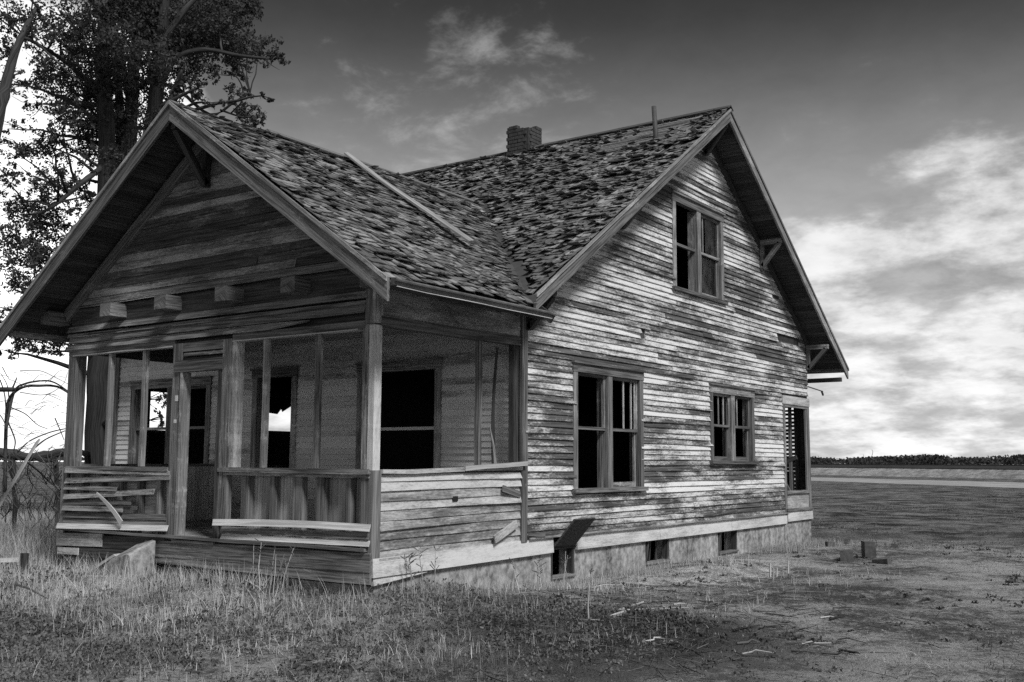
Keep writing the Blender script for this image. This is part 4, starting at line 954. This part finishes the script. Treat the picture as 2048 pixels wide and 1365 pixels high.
m = MB(); p = [at(u, v, 21.8) for u, v in ((60, 912), (90, 922), (115, 921))]; m.tube([x-lb for x in poly(p)], [.05]*5+[.03]*4, 6); m.build('limb', BARK, lgo)
for u in (25, 110, 175):
    m = MB(); a = at(u, 910, 22.); b = Vector((a.x+.2, a.y, hgt(a.x, a.y)-.05)); m.tube([a-lb, (a+b)/2+Vector((.1, 0, 0))-lb, b-lb], [.06, .05, .04], 6); m.build('limb', BARK, lgo)
a, b = at(26, 966, 18.6), at(76, 882, 19.6); m = MB(); m.beam(a-(b-a)*.55, b, (1, 0, .5), .10, .03); tag(m.build('leaning_board', PALEB), 'bleached white board leaning among the dead branches', 'board')
# short posts and bits of wood by the near end of the brush
p = gp(46, 1140, -.05); m = MB(); m.beam(p-Vector((0, 0, .2)), p+Vector((.02, 0, .22)), (1, 0, 0), .08, .08); tag(m.build('post_stub', DARKW), 'short dark post stub standing in dry grass beside the porch', 'post')
a, b = gp(0, 1124, 0.02), gp(40, 1122, .02); m = MB(); m.beam(a-(b-a)*.6+Vector((0, 0, .02)), b+Vector((0, 0, .02)), (0, 0, 1), .05, .12); tag(m.build('weathered_plank', PALEB), 'pale plank lying flat by the dark post stub', 'plank')
a, b = gp(30, 1178, -.02), gp(92, 1202, -.05); m = MB(); m.tube([a+Vector((0, 0, .05)), (a+b)/2+Vector((0, 0, .06)), b+Vector((0, 0, .03))], [.012, .012, .008], 6); tag(m.build('fallen_stick', TWIG), 'thin grey stick lying in the grass below the post stub', 'stick')
# broken concrete step by the porch and the plank leaning on it
m = MB(); s0 = on(240, 1140, 1, -.22); s1 = on(292, 1140, 1, -.22); x0, x1 = s0.x, s1.x; zt = on(270, 1080, 1, -.15).z
prof = [(x0, -.1), (x1, -.1), (x1, zt), (x1-.06, zt+.01), (x0+.16, zt-.06), (x0+.02, zt-.15)]
m.ring([[Vector((x, -.10, z)) for x, z in prof], [Vector((x-.02, -.42, z-.04)) for x, z in prof[:2]]+[Vector((x-.02, -.45, z-.16)) for x, z in prof[2:]]], [0, .4], .6); tag(m.build('broken_step', CONC), 'broken concrete step block standing against the porch skirting below the doorway', 'step')
a, b = on(178, 1147, 1, -.5), on(236, 1110, 1, -.36); m = MB(); m.beam(a, b, (0, 0, 1), .03, .16); tag(m.build('leaning_plank', PALEB), 'grey plank leaning against the broken concrete step', 'plank')
# long strip lying down the porch roof
m = MB()
def roofpt(u, v, h):
    dd = ray(u, v); n = Vector((PS, 0, 1)).normalized(); p0 = Vector((RX, 0, PZ))+n*h; return CAM+dd*((p0-CAM).dot(n)/dd.dot(n))
ra, rb = roofpt(692, 314, .05), roofpt(944, 490, .06); P_ = [ra.lerp(rb, t)+Vector((PS, 0, 1)).normalized()*k for t, k in ((0, .03), (.3, .0), (.65, .01), (1, .02))]
pp = poly(P_, 3); rings = []; gl = []; nn = Vector((PS, 0, 1)).normalized()
for i, p in enumerate(pp):
    dd = (pp[min(i+1, len(pp)-1)]-pp[max(i-1, 0)]).normalized(); w = dd.cross(nn)*(.066+.034*i/len(pp)); rings.append([p-w, p+w, p+w+nn*.025, p+nn*.05, p-w+nn*.025]); gl.append(i*.3)
m.ring(rings, gl, .6); tag(m.build('loose_ridge_strip', STRIPW), 'long pale wooden strip lying loose down the porch roof shingles', 'strip')
# concrete blocks in the yard
for i, (u, v, sx, sy, sz, rz, lab) in enumerate(((1694, 1120, .22, .30, .19, .3, 'low square concrete block lying in front of the taller block in the yard'), (1738, 1112, .20, .26, .30, .55, 'taller upright concrete block standing in the bare yard'), (1680, 1086, .45, .22, .10, .15, 'flat low concrete slab lying near the back corner of the house'), (1660, 1095, .16, .12, .09, .9, 'small broken concrete lump between the flat slab and the foundation'), (1764, 1124, .30, .12, .08, -.3, 'narrow concrete piece lying flat beside the taller upright block'), (1790, 1092, .13, .10, .07, .2, 'small stray concrete lump apart from the other blocks'))):
    p = gp(u, v, -.22); p.z = hgt(p.x, p.y); m = MB(); q_ = []
    for zz_ in (-.05, sz*.55, sz): q_.append([Vector((x*.5*sx*(1-.06*random.random()), y*.5*sy*(1-.06*random.random()), zz_+random.uniform(-.012, .012))) for x, y in ((-1, -1), (1, -1), (1, 1), (-1, 1))])
    m.ring(q_, [0, .1, .2], .5); o = m.build('concrete_block', BLOCK); o.location = p; o.rotation_euler = (random.uniform(-.06, .06), random.uniform(-.08, .08), rz); tag(o, lab, 'block')
# dead leaning sapling far out in the field
s = empty('dead_sapling', gp(1727, 951, -.27)); tag(s, 'small dead leaning sapling in front of the railway bank', 'sapling'); k = (s.location-CAM).length/FPX
def sp(pts, r0, r1):
    m = MB(); p = poly([s.location+RT*((u-1727)*k)+Vector((0, 0, (951-v)*k)) for u, v in pts]); n = len(p); m.tube([x-s.location for x in p], [r0+(r1-r0)*i/(n-1) for i in range(n)], 5); m.build('branch' if r0 < .12 else 'trunk', BARK, s)
sp([(1726, 953), (1732, 940), (1740, 928), (1737, 915)], .16, .08); sp([(1738, 930), (1752, 920), (1762, 915)], .06, .03); sp([(1736, 935), (1730, 922), (1728, 912)], .05, .02); sp([(1740, 926), (1746, 908), (1744, 903)], .05, .02); sp([(1740, 926), (1760, 925), (1770, 918)], .04, .02)

# --- plants on the ground
def blades(name, pts, h, w, mat, lean=.35, segs=2, rnd=None, kind='stuff', curl=.4):
    pts = np.asarray(pts); n = len(pts); h = np.asarray(h)*rng.uniform(.6, 1.35, n); az = rng.uniform(0, 2*np.pi, n); ln = np.abs(rng.normal(0, lean, n))
    dirv = np.stack([np.cos(az), np.sin(az), np.zeros(n)], 1); wa = az+np.pi/2+rng.normal(0, .6, n); side = np.stack([np.cos(wa), np.sin(wa), np.zeros(n)], 1)
    V = []
    for i in range(segs+1):
        t = i/segs; c = pts+dirv*(h*ln*t**(1+curl))[:, None]+np.array([0, 0, 1.])*(h*t*(1-.25*ln*t))[:, None]
        ww = (np.asarray(w)*(1-t)**.7)
        if np.ndim(ww) == 0: ww = np.full(n, ww)
        if i < segs: V += [c-side*ww[:, None]*.5, c+side*ww[:, None]*.5]
        else: V += [c]
    k = 2*segs+1; v = np.stack(V, 1).reshape(-1, 3); F = []; base = np.arange(n)*k
    loops = []; starts = []; tot = []
    quads = np.concatenate([np.stack([base+2*i, base+2*i+1, base+2*i+3, base+2*i+2], 1) for i in range(segs-1)], 0) if segs > 1 else np.zeros((0, 4), int)
    tris = np.stack([base+2*(segs-1), base+2*(segs-1)+1, base+2*segs], 1)
    me = bpy.data.meshes.new(name); me.vertices.add(len(v)); me.vertices.foreach_set('co', v.ravel())
    li = np.concatenate([quads.ravel(), tris.ravel()]).astype(np.int32); me.loops.add(len(li)); me.loops.foreach_set('vertex_index', li)
    lt = np.concatenate([np.full(len(quads), 4), np.full(len(tris), 3)]).astype(np.int32); ls = np.concatenate([[0], np.cumsum(lt)[:-1]]).astype(np.int32)
    me.polygons.add(len(lt)); me.polygons.foreach_set('loop_start', ls); me.polygons.foreach_set('loop_total', lt); me.update(calc_edges=True); me.materials.append(mat)
    rr = rng.random(n) if rnd is None else np.asarray(rnd); a = me.attributes.new('rnd', 'FLOAT', 'FACE'); a.data.foreach_set('value', np.concatenate([np.tile(rr, segs-1), rr]).astype(np.float32))
    o = bpy.data.objects.new(name, me); COL.objects.link(o)
    if kind: o['kind'] = kind
    return o
def vnoise(x, y, s, seed):
    r = np.random.default_rng(seed); ph = r.uniform(0, 6.28, 12); kx = r.normal(0, 1, 12)/s; ky = r.normal(0, 1, 12)/s
    return sum(np.sin(kx[i]*x+ky[i]*y+ph[i]) for i in range(12))/12**.5
def scatter(n, x0, x1, y0, y1, dens):
    x = rng.uniform(x0, x1, n); y = rng.uniform(y0, y1, n)
    ins = ((x > LX-.05) & (x < .06) & (y > PD-.05) & (y < BY+.05)) | ((x > -PW-.03) & (x < .06) & (y > -.06) & (y < PD+.1))
    dd = np.hypot(x-CAM.x, y-CAM.y); k = (~ins) & (rng.random(n) < dens(x, y)) & (dd > 1.5)
    x, y = x[k], y[k]; return np.stack([x, y, [hgt(a, b)-.01 for a, b in zip(x, y)]], 1)
def sm(v, a, b): t = np.clip((v-a)/(b-a), 0, 1); return t*t*(3-2*t)
# where the dense low growth is: everything on the porch side; the yard to the far right is bare
def growth(x, y): return 1-sm(x-.30*(y+2.5)+.7*vnoise(x, y, .9, 3), 1.2, 3.6)*sm(y+0*x, -9, -2)
def pale(x, y): return np.clip(np.exp(-((x+2.8)**2/11+(y+1.1)**2/2.2))*1.6+sm(-x+.5*(y+1), 2.8, 5.4)*1.0+.35*np.exp(-((x-.3)**2/.5+(y-3)**2/18)), 0, 1)
# low clumps of tiny leaves over the soil: dark weeds, each clump with its own tone
def clumps(n, box_, dens, k, rad, hh, size, mat, name, seed, tone=(0, 1)):
    c = scatter(n, *box_, dens); m_ = len(c); kk = k; rr = rng.uniform(.5, 1.3, m_)*rad
    P = np.repeat(c, kk, 0); R_ = np.repeat(rr, kk); off = rng.normal(size=(len(P), 3)); off[:, 2] = np.abs(off[:, 2]); t = np.repeat(np.clip(.45+.28*vnoise(c[:, 0], c[:, 1], .8, seed)+rng.normal(0, .22, m_), 0, 1), kk)
    P = P+off*np.stack([R_*.6, R_*.6, R_*hh], 1); d_ = np.hypot(P[:, 0]-CAM.x, P[:, 1]-CAM.y)
    o = leaf_mesh(name, P, size*np.clip(d_/9, .8, 1.6), mat, aspect=.6, rnd=np.clip(t*.75+.3*rng.random(len(P)), 0, 1)); o['kind'] = 'stuff'; return o
near_ = lambda x, y: np.clip(1.2-np.hypot(x-CAM.x, y-CAM.y)/24, .2, 1)
clumps(15500, (-9, 6, -6.5, 1.2), lambda x, y: growth(x, y)*(1-.85*pale(x, y))*np.clip(.75+.5*vnoise(x, y, .45, 5), .05, 1)*near_(x, y), 26, .085, .55, .016, WEED, 'weeds', 8)
pw = scatter(150000, -9, 7, -7, 1.5, lambda x, y: growth(x, y)*(1-.7*pale(x, y))*np.clip(.45+.5*vnoise(x, y, .35, 25), .03, 1)*near_(x, y))
blades('weed_blades', pw, .085, .008, WEED, .7, 2, rnd=np.clip(.5+.3*vnoise(pw[:, 0], pw[:, 1], .5, 8)+rng.normal(0, .25, len(pw)), 0, 1))
# pale dry grass
pg = scatter(210000, -20, 3.5, -5, 8, lambda x, y: np.clip(pale(x, y)*1.1+.07*growth(x, y), 0, 1)*np.clip(.6+.4*vnoise(x, y, .5, 22), .1, 1))
blades('dry_grass', pg, .13+.20*sm(-pg[:, 0], 4.5, 8.2), .006+.006*sm(-pg[:, 0], 6, 10), DRY, .6, 2, rnd=np.clip(.5+.25*vnoise(pg[:, 0], pg[:, 1], .6, 9)+rng.normal(0, .22, len(pg)), 0, 1))
pt_ = scatter(26000, -17, -6.1, -1.5, 6, lambda x, y: np.clip(.5+.5*vnoise(x, y, .6, 92), 0, 1)*sm(-x, 6.1, 7.2)*sm(y, -1.6, .6)); blades('tall_grass', pt_, .55, .011, DRY, .45, 3, rnd=np.clip(.3+rng.normal(0, .2, len(pt_)), 0, 1))
pw2 = scatter(26000, -14, 1.2, -3.6, 4, lambda x, y: pale(x, y)*np.clip(.25+.6*vnoise(x, y, .35, 97), 0, 1)); blades('wispy_grass', pw2, .26, .006, DRY, .5, 3, rnd=np.clip(.6+rng.normal(0, .25, len(pw2)), 0, 1))
# a thin cover over the yard to the right and the field beyond
py = scatter(60000, -1, 14, -5, 22, lambda x, y: .5*np.clip(.2+.8*vnoise(x, y, .55, 31), 0, 1))
blades('yard_grass', py, .05, .010, WEED, .9, 2)
clumps(5200, (-.2, 11, -5, 14), lambda x, y: (.25+.75*(1-growth(x, y)))*np.clip(.05+.75*vnoise(x, y, .6, 61), 0, 1), 16, .07, .35, .016, WEED_D, 'low_weeds', 62)
clumps(2600, (-.2, 11, -5, 14), lambda x, y: (1-growth(x, y))*np.clip(.1+.6*vnoise(x, y, .7, 71), 0, 1), 14, .06, .3, .014, DRY, 'dry_litter', 72)
pf = scatter(130000, -6, 40, 13, 75, lambda x, y: np.clip(.35+.5*vnoise(x, y, 1.6, 33), 0, 1)*np.clip(1.2-y/80, .1, 1))
blades('field_stubble', pf, .06, .03, WEED, .9, 1)
pk = scatter(22000, .05, 1.5, .2, 13.6, lambda x, y: np.exp(-((x-.25)**2/.25))*np.clip(.35+.6*vnoise(x, y, .5, 41), 0, 1)*(1-np.exp(-((x-.9)**2/.6+(y-6.6)**2/4))*.7))
blades('wall_grass', pk, .15, .006, DRY, .5, 2, rnd=np.clip(.2+rng.normal(0, .25, len(pk)), 0, 1))
def clods(name, pts, rad):
    n = len(pts); r_ = (rad*rng.lognormal(0, .35, n))[:, None]; D6 = np.array([(1, 0, 0), (0, 1, 0), (-1, 0, 0), (0, -1, 0), (0, 0, .8), (0, 0, -.8)], float)
    V = (pts[:, None, :]+D6[None]*(r_[:, None, :])*rng.uniform(.5, 1.2, (n, 6, 1))).reshape(-1, 3); T = np.array([(0, 1, 4), (1, 2, 4), (2, 3, 4), (3, 0, 4), (1, 0, 5), (2, 1, 5), (3, 2, 5), (0, 3, 5)])
    F = (np.arange(n)[:, None, None]*6+T[None]).reshape(-1, 3); me = bpy.data.meshes.new(name); me.vertices.add(len(V)); me.vertices.foreach_set('co', V.ravel()); me.loops.add(F.size); me.loops.foreach_set('vertex_index', F.ravel().astype(np.int32))
    me.polygons.add(len(F)); me.polygons.foreach_set('loop_start', np.arange(0, F.size, 3, dtype=np.int32)); me.polygons.foreach_set('loop_total', np.full(len(F), 3, dtype=np.int32)); me.update(calc_edges=True); me.materials.append(CLOD)
    a = me.attributes.new('rnd', 'FLOAT', 'FACE'); a.data.foreach_set('value', np.repeat(rng.random(n), 8).astype(np.float32)); o = bpy.data.objects.new(name, me); COL.objects.link(o); o['kind'] = 'stuff'
clods('soil_clods', scatter(90000, -.5, 11, -5.5, 15, lambda x, y: (.12+.88*(1-growth(x, y)))*np.clip(.3+.55*vnoise(x, y, .5, 81), .02, 1)*np.clip(1.25-np.hypot(x-CAM.x, y-CAM.y)/26, .15, 1)), .013)
pd_ = scatter(70000, -.5, 11, -5.5, 15, lambda x, y: (.2+.8*(1-growth(x, y)))*np.clip(.15+.7*vnoise(x, y, .45, 83), 0, 1)*near_(x, y)); blades('dead_grass', pd_, .045, .006, DRY, 1.3, 2, rnd=np.clip(.25+rng.normal(0, .25, len(pd_)), 0, 1))
# tall dry stalks along the walls, each a plant of its own
def stalk(p, h, lean, heads, lab):
    e = empty('weed_stalk', p); tag(e, lab, 'weed', 'tall dry stalks along the house'); m = MB(); top = Vector((lean[0], lean[1], h))
    m.tube([Vector((0, 0, -.03)), top*.5+Vector((random.gauss(0, .012), random.gauss(0, .012), 0)), top], [.006, .005, .003], 5); m.build('stem', STICK, e)
    if heads:
        m = MB()
        for i in range(heads):
            t = random.uniform(.45, 1); c = top*t; dd = Vector((random.gauss(0, .05), random.gauss(0, .05), random.uniform(.02, .07))); m.tube([c, c+dd], [.0035, .005], 4)
        m.build('seed_heads', TWIG, e)['kind'] = 'stuff'
LAB1 = 'tall dry weed stalk growing against the concrete foundation'; LAB2 = 'tall dry weed stalk in front of the porch skirting'
for u, v, h in ((822, 1215, .42), (848, 1218, .50), (868, 1210, .46), (790, 1210, .34), (845, 1215, .38), (1040, 1200, .36), (1078, 1190, .38), (1085, 1192, .30), (1122, 1188, .42), (1127, 1190, .46), (1132, 1186, .36), (1180, 1165, .3), (1495, 1135, .42), (1520, 1125, .34), (1080, 1175, .35)):
    p = gp(u, v, -.16); p.z = hgt(p.x, p.y); stalk(p, h, (random.gauss(0, .06), random.gauss(0, .08)), random.choice((0, 4, 7)), LAB1)
for u, v, h in ((505, 1185, .46), (520, 1190, .52), (538, 1195, .50), (552, 1192, .42), (572, 1190, .36), (545, 1200, .44), (560, 1196, .5)):
    p = gp(u, v, -.03); p.z = hgt(p.x, p.y); stalk(p, h, (random.gauss(.03, .06), random.gauss(0, .05)), random.choice((0, 3, 6)), LAB2)
# fallen sticks on the ground
def stick(u0, v0, u1, v1, r, mat, lab, arch=.02, grp=None, cat='stick'):
    a, b = gp(u0, v0, -.14), gp(u1, v1, -.14); a.z = hgt(a.x, a.y)+r+.008; b.z = hgt(b.x, b.y)+r+.008
    o0 = (a+b)/2; L_ = (b-a).length; m = MB(); ks = sorted(random.uniform(.15, .85) for _ in range(2)); pts = [a]+[a.lerp(b, k)+Vector((random.gauss(0, L_*.05), random.gauss(0, L_*.05), abs(random.gauss(0, arch*.6)))) for k in ks]+[b]
    m.tube([p-o0 for p in pts], [r, r*.85, r*.7, r*.35], 6); o = m.build('fallen_stick', mat); o.location = o0; tag(o, lab, cat, grp)
    if L_ > .35:
        m = MB(); e = pts[2]+(b-a).cross(Vector((0, 0, 1))).normalized()*L_*random.choice((-1, 1))*random.uniform(.12, .3)+(b-a)*.22; e.z = hgt(e.x, e.y)+.03; m.tube([pts[2]-o0, e-o0], [r*.5, r*.2], 5); m.build('side_shoot', mat, o)
stick(1220, 1250, 1287, 1214, .022, STICK, 'bleached crooked stick, the brightest one lying in the bare yard', .05)
stick(1318, 1233, 1378, 1224, .014, STICK, 'thin pale stick lying below the twig heap beside the bleached crooked stick'); stick(1348, 1214, 1376, 1211, .014, STICK, 'short pale twig just above the thin pale stick in the yard')
stick(1178, 1272, 1177, 1205, .011, STICK, 'thin upright pale stake stuck in the weeds', 0) if False else None
p = gp(1178, 1262, -.15); m = MB(); m.tube([Vector((0, 0, -.03)), Vector((-.01, 0, .22)), Vector((0, .01, .42))], [.009, .008, .006], 6); o = m.build('wooden_stake', STICK); o.location = p; tag(o, 'thin pale stake standing upright in the dark weeds', 'stake')
for u, v, h in ((1540, 1150, .20), (1546, 1160, .16), (1553, 1148, .14), (1576, 1140, .18)):
    p = gp(u, v, -.2); p.z = hgt(p.x, p.y); m = MB(); m.tube([Vector((0, 0, -.03)), Vector((.01, 0, h))], [.016, .012], 6); o = m.build('stubble_stalk', STICK); o.location = p; tag(o, 'short pale cut stalk standing in the bare yard', 'stalk', 'cut stalks in the yard')
for i in range(58):
    u = random.uniform(1150, 1700); v = random.uniform(1160, 1330)-(.12*(u-1180) if u > 1400 else 0)*.3; L_ = random.uniform(15, 75); s_ = random.uniform(-.28, .22)
    stick(u, v, u+L_, v+L_*s_, *random.choice(((.010, TWIG, 'grey dry twig among the litter on the bare yard'), (.009, TWIG, 'grey dry twig among the litter on the bare yard'), (.011, TWIGD, 'dark broken twig among the litter on the bare yard'), (.008, TWIGD, 'dark broken twig among the litter on the bare yard'), (.008, STICK, 'small bleached twig among the litter on the bare yard'))), random.uniform(0, .04), 'twigs littering the yard', 'twig')
P2 = scatter(9000, -.3, 7.5, -4.5, 7, lambda x, y: np.clip((np.exp(-((x-2.6)**2/2.2+(y-.6)**2/3.4))*1.1+np.exp(-((x-4.2)**2/2.4+(y+1.6)**2/1.2)))*np.clip(.5+.7*vnoise(x, y, .5, 51), 0, 1), 0, 1))
m = MB()
for p in P2:
    a = random.uniform(0, 6.28); L_ = random.uniform(.08, .34); dv = Vector((math.cos(a), math.sin(a), random.gauss(0, .12)))*L_; p = Vector(p)+Vector((0, 0, random.uniform(.015, .05))); m.tube([p-dv/2, p+dv/2+Vector((0, 0, random.gauss(0, .02)))], [.0045, .0028], 3)
o = m.build('twig_litter', TWIGD); o['kind'] = 'stuff'
